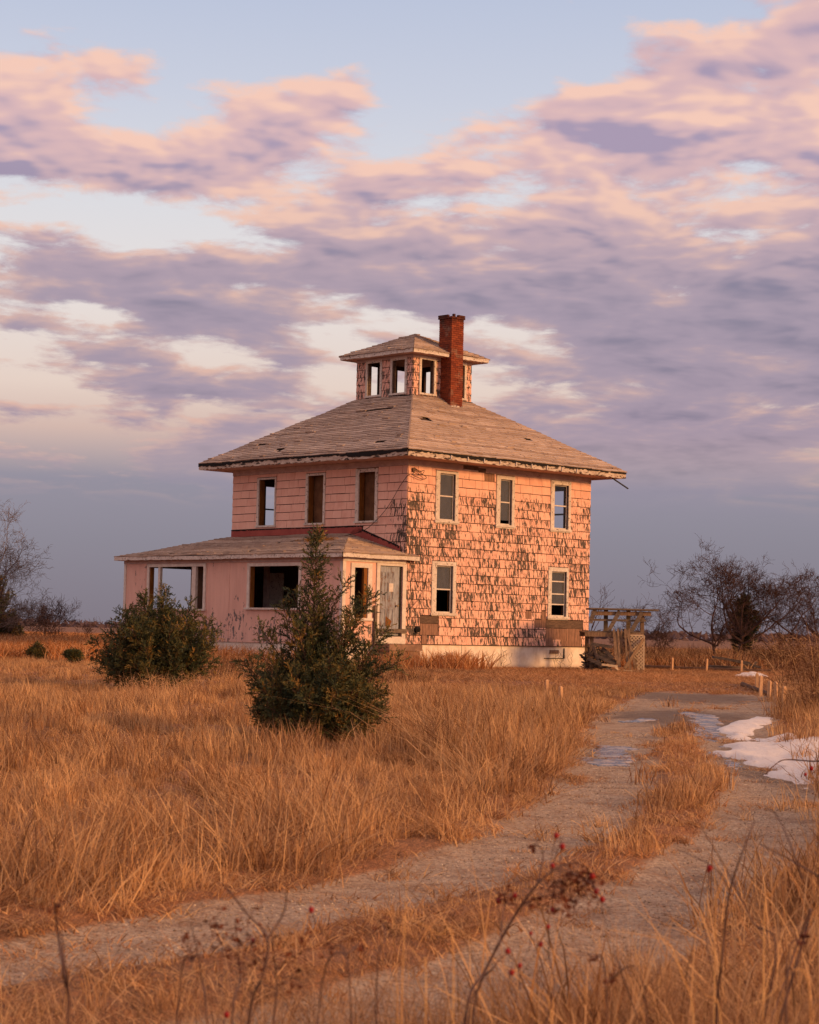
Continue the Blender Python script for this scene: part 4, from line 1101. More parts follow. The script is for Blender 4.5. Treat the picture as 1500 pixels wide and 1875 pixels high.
(x0, z0), (x1, z1) = LD(*c2(975, 765)), LD(*c2(668, 1212))
o = MB().beam((x0, -.15, z0), (x1, -.55, max(z1, .03)), .03, .10).build('brace_board', M['tanwood']); o.location = DO
tag(o, 'long board leaning diagonally across the lattice of the ruined deck', 'board')
# debris heap by the foundation: each plank its own thing
rg = random.Random(15)
DEB = [((245, 970), (560, 1135), .16, 'wide grey plank sloping down the debris heap'), ((210, 870), (310, 1200), .09, 'grey board standing against the debris heap'), ((265, 1020), (520, 1150), .10, 'second sloping plank under the wide one in the debris heap'),
       ((120, 1060), (330, 1160), .10, 'dark plank low in the debris heap beside the foundation'), ((330, 900), (500, 1060), .10, 'dark plank at the top of the debris heap'), ((160, 840), (480, 890), .10, 'blackened board across the top of the debris heap'),
       ((320, 1150), (560, 1180), .07, 'pale plank lying at the foot of the debris heap'), ((520, 1180), (575, 1250), .07, 'pale stub of wood in front of the debris heap'), ((380, 1215), (540, 1240), .06, 'dark strip of wood lying in the grass before the debris heap'), ((640, 1272), (910, 1282), .03, 'thin pale lath lying on the grass before the ruined deck')]
for k, (a, b_, h_, lab) in enumerate(DEB):
    (x0, z0), (x1, z1) = LD(*c2(*a)), LD(*c2(*b_))
    m_ = M['darkboard2'] if 'dark' in lab or 'black' in lab else (M['palewood'] if 'pale' in lab else M['greywood'])
    o = MB().beam((x0, -.1 - .09 * k, max(z0, .05)), (x1, -.28 - .06 * k, max(z1, .03)), .03, h_).build('debris_plank', m_); o.location = DO
    tag(o, lab, 'plank', 'planks in the debris heap')
hp = MB()
for k in range(170):
    x = rg.gauss(-.62, .24); 
    if x < -1.0: x = -1.0 + rg.random() * .2
    if x > -.08: x = -.3
    y = rg.uniform(-.15, .9); z = rg.uniform(0, .75) * max(.15, 1 - abs(x + .65) * 1.1)
    d = Vector((rg.gauss(0, 1), rg.gauss(0, .5), rg.gauss(0, .35))).normalized() * rg.uniform(.08, .32)
    hp.beam((x, y, z + .03), (x + d.x, y + d.y, z + .03 + abs(d.z)), rg.uniform(.02, .12), rg.uniform(.01, .04))
o = hp.build('debris_heap', M['darkboard2']); o.location = DO; tag(o, 'heap of dark splintered rubble piled between house and deck', None, kind='stuff')

# ------------------------------------------------------------------ logs, stakes, boards
M['bark'] = plain('grey_brown_bark', lin(112, 82, 64), .95, lin(72, 52, 42), 9, None)
M['twig'] = plain('dark_twig_bark', lin(84, 60, 54), .95, lin(56, 40, 38), 6, None)
M['greytwig'] = plain('pale_grey_twig_bark', lin(126, 108, 98), .95, lin(92, 76, 70), 6, None)
def log_(name, pix, Y, r, lab, mat='bark'):
    pts = []
    for k, (px, py) in enumerate(pix):
        p = at(px, py, Y[k] if hasattr(Y, '__len__') else Y); p.z = gzf(p.x, p.y) + r * .8; pts.append(p)
    pts = smooth_path(pts, 6); rg = random.Random(int(pix[0][0]))
    o = MB().tube(pts, [r * rg.uniform(.85, 1.15) * (1 - .45 * k / len(pts)) for k in range(len(pts))], 8).build(name, M[mat], None, True)
    return tag(o, lab, 'log')
log_('fallen_log', [(1172, 1224), (1230, 1227), (1300, 1229), (1370, 1233), (1412, 1232)], [69.5, 69, 68.5, 68, 68], .085, 'long grey log lying at the far edge of the yard')
log_('fallen_log', [(1360, 1262), (1385, 1270), (1410, 1282), (1440, 1292)], [47, 44.5, 42, 40.5], .06, 'dark log in the grass beside the row of pale stakes')
def stake(px, ytop, ybot, Y, lab, w=.06):
    p = at(px, ybot, Y); p.z = gzf(p.x, p.y); q_ = at(px, ytop, Y); h = q_.z - p.z
    mb = MB(); mb.box(-w / 2, w / 2, -w / 2, w / 2, -.05, h - .03); mb.hexa([(-w / 2, -w / 2, h - .03), (w / 2, -w / 2, h - .03), (w / 2, w / 2, h - .03), (-w / 2, w / 2, h - .03), (-w / 5, -w / 5, h), (w / 5, -w / 5, h), (w / 5, w / 5, h), (-w / 5, w / 5, h)])
    o = mb.build('survey_stake', M['stakewood']); o.location = p; o.rotation_euler = (random.gauss(0, .03), random.gauss(0, .05), random.random())
    tag(o, lab, 'stake', 'pale wooden stakes')
for a in [(1231, 1204, 1221, 67.5, 'leftmost pale stake standing behind the fallen log'), (1294, 1206, 1223, 67.5, 'middle pale stake behind the fallen log'), (1358, 1209, 1229, 67, 'right pale stake standing at the fallen log'),
          (1386, 1232, 1262, 45, 'short pale stake farthest back in the row at the right'), (1393, 1237, 1273, 41.5, 'second pale stake in the row by the brambles'), (1408, 1246, 1278, 39.5, 'third pale stake in the row by the brambles'), (1421.5, 1248, 1280, 38.5, 'fourth pale stake in the row by the brambles'), (1435, 1256, 1286, 37.5, 'nearest pale stake of the row by the brambles'),
          (1001, 1244, 1270, 41, 'thin stake in tall grass left of the driveway'), (1027, 1256, 1284, 38, 'thin stake at the left bend of the driveway beside a grass clump')]:
    stake(*a)
# scrap of boards far right
for k, (a, b_, w_, lab) in enumerate([((1306, 1203), (1372, 1214), .5, 'broad dark board on top of the far scrap pile'), ((1300, 1220), (1362, 1223), .6, 'pale flat sheet at the bottom of the far scrap pile'), ((1340, 1209), (1392, 1222), .3, 'dark board sliding off the far scrap pile'), ((1378, 1222), (1386, 1212), .2, 'short grey board standing at the end of the far scrap pile')]):
    p, q_ = at(*a, 70.6 + k * .8), at(*b_, 70.6 + k * .8)
    tag(MB().beam(p, q_, w_, .08).build('scrap_board', M['darkboard2'] if 'dark' in lab else M['greywood']), lab, 'board', 'boards in the far scrap pile')
p = at(795, 1226, 61); zg = gzf(p.x, p.y)
tag(MB().beam((p.x - .55, 60.6, zg + .06), (p.x + .45, 62.1, zg + .10), .25, .05).build('fallen_board', M['darkboard2']), 'weathered board lying in the grass against the white foundation', 'board')
p = at(82, 1181, 88); zg = gzf(p.x, p.y)
tag(MB().tube([(p.x, p.y, zg - .1), (p.x, p.y, zg + .95)], [.05, .045], 7).build('fence_post', M['twig']), 'thin dark post standing alone in the far left field', 'post')

# ------------------------------------------------------------------ plants
def ribbons(P, Wd, side):
    """P (n,k,3) centre lines, Wd (n,k) half widths, side (n,3): ribbons as quads"""
    n, k, _ = P.shape
    A = P - side[:, None, :] * Wd[..., None]; B = P + side[:, None, :] * Wd[..., None]
    V = np.stack([A, B], 2).reshape(-1, 3)
    b = (np.arange(n) * k * 2)[:, None] + (np.arange(k - 1) * 2)[None, :]
    F = np.stack([b, b + 1, b + 3, b + 2], -1).reshape(-1, 4)
    return V, F
def tuft(seed, n, h0, h1, spread, lean, curve, width, wind=(-1, 0.15), windw=.6, k=4, head=0.0):
    r = np.random.default_rng(seed)
    az = r.uniform(0, 2 * np.pi, n); rad = spread * np.sqrt(r.random(n))
    base = np.stack([rad * np.cos(az), rad * np.sin(az), np.full(n, -.03)], 1)
    a2 = r.uniform(0, 2 * np.pi, n)
    out = np.stack([np.cos(a2), np.sin(a2), np.zeros(n)], 1) + np.array([wind[0], wind[1], 0]) * windw * r.uniform(.3, 1.6, n)[:, None]
    h = r.uniform(h0, h1, n); ln = lean * r.uniform(.2, 1.6, n); cv = curve * r.uniform(0, 1.7, n)
    t = np.linspace(0, 1, k)
    P = base[:, None, :] + out[:, None, :] * (h[:, None] * (ln[:, None] * t + cv[:, None] * t ** 2.2))[..., None]
    P[..., 2] += h[:, None] * (t - .45 * np.minimum(cv[:, None], 1.2) * t ** 2.6)
    wd = width * r.uniform(.6, 1.3, n)[:, None] * (1 - .92 * t ** 1.3)[None, :]
    if head > 0:
        hs = r.random(n) < head; wd[hs, -2] *= 2.6; wd[hs, -1] *= 3
    sa = r.uniform(0, 2 * np.pi, n); side = np.stack([np.cos(sa), np.sin(sa), np.zeros(n)], 1)
    return ribbons(P, wd, side)
def blade_set(seed, cnt, n, h0, h1, spread, lean, curve, width, windw=.5, k=4):
    """tufts as arrays of blade centre lines for the real-mesh field: list of (P (n,k,3), half width (n,k), side (n,3))"""
    out = []
    for i in range(cnt):
        r = np.random.default_rng(seed + i)
        az = r.uniform(0, 2 * np.pi, n); rad = spread * np.sqrt(r.random(n))
        base = np.stack([rad * np.cos(az), rad * np.sin(az), np.full(n, -.03)], 1)
        a2 = r.uniform(0, 2 * np.pi, n)
        o_ = np.stack([np.cos(a2), np.sin(a2), np.zeros(n)], 1) + np.array([-1, .15, 0]) * windw * r.uniform(.2, 1.7, n)[:, None]
        h = h0 + (h1 - h0) * r.random(n) ** 1.3; ln = lean * r.uniform(.1, 1.7, n); cv = curve * r.uniform(0, 1.8, n)
        t = np.linspace(0, 1, k)
        P = base[:, None, :] + o_[:, None, :] * (h[:, None] * (ln[:, None] * t + cv[:, None] * t ** 2.2))[..., None]
        P[..., 2] += h[:, None] * (t - .45 * np.minimum(cv[:, None], 1.2) * t ** 2.6)
        wd = width * r.uniform(.6, 1.35, n)[:, None] * (1 - .75 * t ** 1.5)[None, :]
        sa = r.uniform(0, 2 * np.pi, n)
        base[:, 2] = 0
        out.append((P - base[:, None, :], wd, np.stack([np.cos(sa), np.sin(sa), np.zeros(n)], 1), base))
    return out
def field_mesh(name, label, sets, x, y, sh, sv, rz, idx, mat, seed=1):
    r = np.random.default_rng(seed); Vs, Fs, Ts, off = [], [], [], 0
    z = gz(x, y)
    for kd, (P, wd, side, bs) in enumerate(sets):
        sel = np.where(idx == kd)[0]
        if not len(sel): continue
        n, k, _ = P.shape; m_ = len(sel)
        c, s_ = np.cos(rz[sel])[:, None, None], np.sin(rz[sel])[:, None, None]
        hs, vs_ = np.maximum(sh[sel], .45)[:, None, None], sv[sel][:, None, None]
        gx_ = bs[None, :, None, 0] * hs + P[None, ..., 0] * vs_; gy_ = bs[None, :, None, 1] * hs + P[None, ..., 1] * vs_
        px_ = gx_ * c - gy_ * s_ + x[sel][:, None, None]
        py_ = gx_ * s_ + gy_ * c + y[sel][:, None, None]
        pz_ = P[None, ..., 2] * sv[sel][:, None, None] + z[sel][:, None, None]
        C = np.stack([px_, py_, pz_], -1).reshape(m_ * n, k, 3)
        sd = np.broadcast_to(side[None], (m_, n, 3)).reshape(m_ * n, 3); w_ = (np.broadcast_to(wd[None], (m_, n, k)) * np.clip(sh[sel], .6, 1.1)[:, None, None]).reshape(m_ * n, k)
        A = C[:, :-1] - sd[:, None, :] * w_[:, :-1, None]; B = C[:, :-1] + sd[:, None, :] * w_[:, :-1, None]
        V = np.concatenate([np.stack([A, B], 2).reshape(m_ * n, -1, 3), C[:, -1:]], 1); nv = 2 * (k - 1) + 1
        b = (np.arange(m_ * n) * nv)[:, None]; tr = []
        for j in range(k - 2): tr += [(2 * j, 2 * j + 1, 2 * j + 3), (2 * j, 2 * j + 3, 2 * j + 2)]
        tr += [(2 * (k - 2), 2 * (k - 2) + 1, nv - 1)]
        Fs.append((b[:, :, None] + np.array(tr)[None]).reshape(-1, 3) + off); Vs.append(V.reshape(-1, 3)); Ts.append(np.repeat(r.random(m_), n * nv)); off += m_ * n * nv
    o = link(name, np_mesh(name, np.concatenate(Vs), np.concatenate(Fs), mat, {'tint': np.concatenate(Ts)}))
    return tag(o, label, None, kind='stuff')
def grass_mat(name, c1, c2, c3, transl=.35, nscale=.5, real=False):
    m, t, b = newmat(name)
    for nd in list(t.n):
        if nd.type != 'OUTPUT_MATERIAL': t.n.remove(nd)
    out = [nd for nd in t.n if nd.type == 'OUTPUT_MATERIAL'][0]
    oi = t.new('ShaderNodeObjectInfo')
    geo = t.new('ShaderNodeNewGeometry')
    n = t.noise(t.vmath('MULTIPLY', geo.outputs['Position'] if real else oi.outputs['Location'], (1, .55, .3)), nscale, 3, .6)
    col = t.mix(t.new('ShaderNodeAttribute', attribute_name='tint').outputs['Fac'] if real else oi.outputs['Random'], c1, c2)
    col = t.mix(t.smooth(n, .42, .68), col, c3)
    rnd = geo.outputs['Random Per Island']
    col = t.mix(t.math('MULTIPLY', t.smooth(rnd, .55, 1.0), .7), col, lin(240, 194, 142))
    col = t.mix(t.math('MULTIPLY', t.smooth(rnd, .4, .0), .8), col, lin(92, 60, 40))
    d = t.new('ShaderNodeBsdfDiffuse'); t.put(d.inputs[0], col)
    tr = t.new('ShaderNodeBsdfTranslucent'); t.put(tr.inputs[0], col)
    mx = t.new('ShaderNodeMixShader'); mx.inputs[0].default_value = transl
    t.l.new(d.outputs[0], mx.inputs[1]); t.l.new(tr.outputs[0], mx.inputs[2]); t.l.new(mx.outputs[0], out.inputs[0])
    return m
M['grass'] = grass_mat('dry_straw_grass', lin(220, 176, 132), lin(194, 146, 106), lin(164, 128, 102))
M['field'] = grass_mat('field_straw_grass', lin(232, 188, 138), lin(172, 122, 82), lin(140, 100, 74), .35, .5, True)
M['grassfar'] = grass_mat('far_straw_grass', lin(214, 144, 88), lin(192, 122, 72), lin(156, 112, 84), .35, .06)
M['weed'] = grass_mat('dead_weed_stems', lin(118, 82, 64), lin(88, 62, 52), lin(104, 70, 54), .15)
M['foreweed'] = grass_mat('reddish_dead_stems', lin(124, 78, 58), lin(88, 56, 46), lin(108, 66, 50), .1)
M['lawn'] = grass_mat('short_tawny_grass', lin(204, 148, 104), lin(178, 126, 86), lin(150, 112, 84), .3, .25)

def scatter(name, label, pts, rot, scl, idx, variants, kind='stuff'):
    c = bpy.data.collections.new(name + '_kinds')
    for k, me in enumerate(variants):
        c.objects.link(bpy.data.objects.new('%s_kind_%02d' % (name, k), me))
    me = bpy.data.meshes.new(name); n = len(pts)
    me.vertices.add(n); me.vertices.foreach_set('co', np.ascontiguousarray(pts, np.float32).ravel())
    for nm, typ, arr in (('rotv', 'FLOAT_VECTOR', rot), ('sclv', 'FLOAT_VECTOR', scl), ('kidx', 'INT', idx)):
        a_ = me.attributes.new(nm, typ, 'POINT'); a_.data.foreach_set('vector' if typ == 'FLOAT_VECTOR' else 'value', np.ascontiguousarray(arr, np.int32 if typ == 'INT' else np.float32).ravel())
    me.update()
    o = link(name, me)
    ng = bpy.data.node_groups.new(name + '_scatter', 'GeometryNodeTree')
    ng.interface.new_socket('Geometry', in_out='INPUT', socket_type='NodeSocketGeometry'); ng.interface.new_socket('Geometry', in_out='OUTPUT', socket_type='NodeSocketGeometry')
    gi = ng.nodes.new('NodeGroupInput'); go = ng.nodes.new('NodeGroupOutput')
    ci = ng.nodes.new('GeometryNodeCollectionInfo'); ci.inputs['Collection'].default_value = c; ci.inputs['Separate Children'].default_value = True; ci.inputs['Reset Children'].default_value = True
    ip = ng.nodes.new('GeometryNodeInstanceOnPoints'); ip.inputs['Pick Instance'].default_value = True
    def attr(nm, typ):
        nd = ng.nodes.new('GeometryNodeInputNamedAttribute'); nd.data_type = typ; nd.inputs['Name'].default_value = nm
        return [s_ for s_ in nd.outputs if s_.name == 'Attribute' and s_.enabled][0]
    ng.links.new(gi.outputs[0], ip.inputs['Points']); ng.links.new(ci.outputs[0], ip.inputs['Instance'])
    ng.links.new(attr('kidx', 'INT'), ip.inputs['Instance Index']); ng.links.new(attr('rotv', 'FLOAT_VECTOR'), ip.inputs['Rotation']); ng.links.new(attr('sclv', 'FLOAT_VECTOR'), ip.inputs['Scale'])
    ng.links.new(ip.outputs[0], go.inputs[0])
    md = o.modifiers.new('scatter', 'NODES'); md.node_group = ng
    tag(o, label, None, kind=kind)
    return o
def tuft_set(seed, cnt, mat, **kw):
    return [np_mesh('tuft', *tuft(seed + i, **kw), mat) for i in range(cnt)]
TREES = []
def in_house(x, y, pad=.15):
    dx, dy = x + .0734, y - 62.4826; a = dx * .7195 + dy * .6945; b = -dx * .6945 + dy * .7195   # rotated into the house axes
    return ((a > -D - pad) & (a < W + pad) & (b > -pad) & (b < WB + pad)) | ((a > -D - pad) & (a < 1.8) & (b > -pad) & (b < BEND + pad)) | ((a > -1.5) & (a < .1) & (b > -.9) & (b < 0))
def half_w(y): return .235 * y + 2.2
def spread_pts(r, y0, y1, dens):
    n = int(dens * (half_w(y0) + half_w(y1)) * (y1 - y0))
    y = np.sqrt(r.random(n) * (y1 ** 2 - y0 ** 2) + y0 ** 2); x = r.uniform(-1, 1, n) * half_w(y)
    return x, y
def grow():
    r = np.random.default_rng(42)
    near_sets = blade_set(100, 8, 34, .30, 1.0, .16, .20, .28, .0042, .25, 4) + blade_set(200, 6, 34, .35, 1.0, .18, .5, .6, .0046, .6, 4) + blade_set(300, 6, 30, .2, .5, .25, 1.4, 1.2, .005, .2, 4)
    far_sets = blade_set(100, 8, 36, .30, 1.0, .16, .16, .22, .0050, .2, 3) + blade_set(200, 6, 36, .35, 1.0, .18, .5, .6, .0052, .6, 3) + blade_set(300, 6, 34, .2, .5, .25, 1.4, 1.2, .0055, .2, 3)
    low = tuft_set(400, 6, M['lawn'], n=44, h0=.04, h1=.13, spread=.22, lean=.7, curve=.7, width=.006)
    X, Yc, S, Rz, K = [], [], [], [], []
    def add(x, y, s, rz, k):
        X.append(x); Yc.append(y); S.append(s); Rz.append(rz); K.append(k)
    for (y0, y1, dens) in ((6.5, 12, 28), (12, 24, 22), (24, 40, 17), (40, 64, 11)):
        x, y = spread_pts(r, y0, y1, dens)
        g = gravel_mask(x, y); dL = seg_dist(x, y, RUT_L); dR = seg_dist(x, y, RUT_R)
        cl = fbm(x * .55 + 11, y * .3 + 4, 3); cl2 = fbm(x * 1.7 + 1, y * 1.1 + 9, 2)
        hump = (dL + dR < np.where(y < 30, 2.9, 3.5)) & (dL < 2.2) & (dR < 2.2)
        # which side of the left track
        xi = np.interp(y, [p[1] for p in RUT_L][::-1], [p[0] for p in RUT_L][::-1])
        left = x < xi - .1
        lawn = (y > 43 + 3 * (cl - .5)) & (x > -1.2 + (60 - y) * .13 + 1.5 * (cl2 - .5))
        ok = ~in_house(x, y, .12) & ((g < .38 + .12 * cl2) | (r.random(len(x)) < .03)) & ~lawn
        ok &= ~(wet_mask(x, y) > .55)
        sn = np.zeros(len(x), bool)
        for px0, px1, py0, py1 in ((3.9, 7.5, 22.5, 27.4), (4.7, 6.4, 28.8, 32)): sn |= (x > px0) & (x < px1) & (y > py0) & (y < py1)
        ok &= ~(sn & (r.random(len(x)) < .93))
        h = np.where(left, .09 + .26 * cl, .3)
        band = left & (dL < 3.4) & (y > 11) & (y < 40); h = np.where(band, .14 + .50 * sst(cl, .25, .8) * sst(dL, .2, 1.2) * (1 - .75 * sst(y, 26, 36)) * np.where(x < .4, 1 - .78 * sst(y, 15, 19), 1.0), h)
        h = np.where(left & (dL < .55), .18 + .25 * cl2, h)
        h = np.where(hump, .04 + .28 * sst(cl2, .48, .78) * sst(y, 12, 16), h)
        right = ~left & ~hump; h = np.where(right, .20 + .35 * cl2, h)
        near = y < 11.0
        h = np.where(near, .06 + .16 * sst(cl2, .4, .8), h)
        h = np.where(near & (y < 9.0) & (x > .15), .22 + .42 * sst(cl2, .3, .7), h)
        h = np.where(near & (y < 8.4) & (x < .15), .10 + .20 * sst(cl2, .35, .75), h)
        h = np.where(left & (y > 38), .07 + .13 * cl, h)
        thin = r.random(len(x)) < np.where(hump, .55 + .4 * sst(cl2, .4, .6), 1.0)
        kind = np.where(r.random(len(x)) < np.where(band, .6, .88), r.integers(0, 8, len(x)), 8 + r.integers(0, 6, len(x)))
        matted = (r.random(len(x)) < np.where(band, .18, .12)) | ((dL < .7) & (r.random(len(x)) < .5)) | (near & (r.random(len(x)) < .45))
        kind = np.where(matted, 14 + r.integers(0, 6, len(x)), kind)
        clump = .40 + .95 * sst(fbm(x * 2.3 + 5, y * 1.6 + 2, 2), .36, .66)
        h = np.where(left & (y > 9), h * clump, h)
        s = h * r.uniform(.7, 1.35, len(x)) * 1.15; s = np.where(matted, np.maximum(s, .35) * 1.0, s)
        sel = ok & thin
        rz = r.normal(0, .8, len(x)) + 5.0 * (fbm(x * .42 + 31, y * .25 + 8, 2) - .5); rz = np.where((dL < 1.0) & left & (r.random(len(x)) < .6), np.pi + r.normal(0, .6, len(x)), rz); rz = np.where(matted, r.uniform(0, 6.28, len(x)), rz)
        add(x[sel], y[sel], s[sel], rz[sel], kind[sel])
    x, y, s, rz, k = map(np.concatenate, (X, Yc, S, Rz, K))
    wf = np.clip(1.3 + y / 14.0, 1.6, 4.2)           # stems further off stand in wider bunches
    nr = y < 19
    field_mesh('near_dry_grass', 'tall straw coloured grass along the near bends of the driveway', near_sets, x[nr], y[nr], (s * wf)[nr], s[nr], rz[nr], k[nr], M['field'], 1)
    field_mesh('dry_grass', 'straw coloured grass of the field between driveway and house', far_sets, x[~nr], y[~nr], (s * wf)[~nr], s[~nr], rz[~nr], k[~nr], M['field'], 2)
    # short grass of the yard and thin straw litter on the tracks
    x, y = spread_pts(r, 30, 72, 9)
    cl2 = fbm(x * 1.7 + 1, y * 1.1 + 9, 2); cl = fbm(x * .55 + 11, y * .3 + 4, 3)
    sel = (y > 42) & (x > -2 + (60 - y) * .13) & ~in_house(x, y, .05) & (wet_mask(x, y) < .45 + .6 * r.random(len(x)))
    x, y, cl2 = x[sel], y[sel], cl2[sel]
    x2, y2 = spread_pts(r, 6.5, 44, 24); g = gravel_mask(x2, y2); c3 = fbm(x2 * 2.1, y2 * 1.2, 2); dd = np.minimum(seg_dist(x2, y2, RUT_L), seg_dist(x2, y2, RUT_R))
    s2 = (dd < 2.2) & (c3 > .26 + .50 * g) & (wet_mask(x2, y2) < .55 + .6 * r.random(len(x2))); x2, y2 = x2[s2], y2[s2]
    s = np.concatenate([.7 + .9 * cl2, .35 + .55 * r.random(len(x2))]); xx = np.concatenate([x, x2]); yy = np.concatenate([y, y2]); n = len(xx)
    scl = np.stack([s * 1.25, s * 1.25, s], 1)
    scatter('yard_grass', 'short tawny grass of the yard before the house', np.stack([xx, yy, gz(xx, yy)], 1), np.stack([np.zeros(n), np.zeros(n), r.uniform(0, 6.28, n)], 1), scl, r.integers(0, 6, n), low)
    # beyond the house
    fars = tuft_set(500, 5, M['grassfar'], n=50, h0=.35, h1=.8, spread=.55, lean=.25, curve=.3, width=.014)
    x, y = spread_pts(r, 60, 150, 3.0); sel = ~in_house(x, y, .3) & ~((y < 74) & (x > 4)) ; x, y = x[sel], y[sel]
    sel = ~((np.abs(x - 8) < 6) & (y < 68)); x, y = x[sel], y[sel]
    n = len(x); cl = fbm(x * .12, y * .06, 3); s = (.55 + .7 * cl) * np.where(x > 4, .7, 1.0)
    scl = np.stack([s * 1.5, s * 1.5, s], 1)
    scatter('far_grass', 'orange brown grass of the fields behind the house', np.stack([x, y, gz(x, y)], 1), np.stack([np.zeros(n), np.zeros(n), r.uniform(0, 6.28, n)], 1), scl, r.integers(0, 5, n), fars)
    brown = tuft_set(550, 4, M['weed'], n=44, h0=.4, h1=1.0, spread=.6, lean=.3, curve=.35, width=.012)
    x, y = spread_pts(r, 72, 112, 1.1); sel = x > 5; x, y = x[sel], y[sel]; n = len(x); s = .55 + .5 * r.random(n)
    scatter('brown_brush', 'dark brown brush between the fallen log and the bare trees', np.stack([x, y, gz(x, y)], 1), np.stack([np.zeros(n), np.zeros(n), r.uniform(0, 6.28, n)], 1), np.stack([s * 1.3, s * 1.3, s], 1), r.integers(0, 4, n), brown)
    # pebbles of the driveway
    peb = []
    for i in range(5):
        rr = np.random.default_rng(600 + i)
        v = np.array([(1, 0, 0), (-1, 0, 0), (0, 1, 0), (0, -1, 0), (0, 0, 1), (0, 0, -1)], float); f = np.array([(0, 2, 4), (2, 1, 4), (1, 3, 4), (3, 0, 4), (2, 0, 5), (1, 2, 5), (3, 1, 5), (0, 3, 5)])
        vv = list(v); ff = []; 
        for a, b_, c in f:
            k0 = len(vv); vv += [(v[a] + v[b_]) / 2, (v[b_] + v[c]) / 2, (v[c] + v[a]) / 2]; ff += [(a, k0, k0 + 2), (k0, b_, k0 + 1), (k0 + 2, k0 + 1, c), (k0, k0 + 1, k0 + 2)]
        vv = np.array(vv); key = np.round(vv * 3).astype(int); h = np.sin(key @ np.array([12.9, 78.2, 37.7]) + i) * .18
        vv = vv / np.linalg.norm(vv, axis=1)[:, None] * (1 + h[:, None]) * np.array([1, .8, .55])
        peb.append(np_mesh('pebble', vv, np.array(ff), M['pebble']))
    x, y = spread_pts(r, 7, 30, 420); g = gravel_mask(x, y); sel = (g > .35 + .4 * r.random(len(x))); x, y = x[sel], y[sel]; n = len(x)
    s = .0035 + .0065 * r.random(n) ** 2.5; scatter('gravel', 'loose gravel stones on the driveway', np.stack([x, y, gz(x, y) + s * .2], 1), r.uniform(0, 6.28, (n, 3)) * [.1, .1, 1], np.stack([s] * 3, 1), r.integers(0, 5, n), peb)
def pebble_mat():
    m, t, b = newmat('driveway_pebble'); oi = t.new('ShaderNodeObjectInfo')
    t.put(b.inputs['Base Color'], t.ramp(oi.outputs['Random'], [(0, lin(104, 86, 72)), (.4, lin(154, 130, 108)), (.85, lin(196, 170, 144)), (1, lin(218, 200, 178))])); b.inputs['Roughness'].default_value = .85
    return m
M['pebble'] = pebble_mat()
grow()

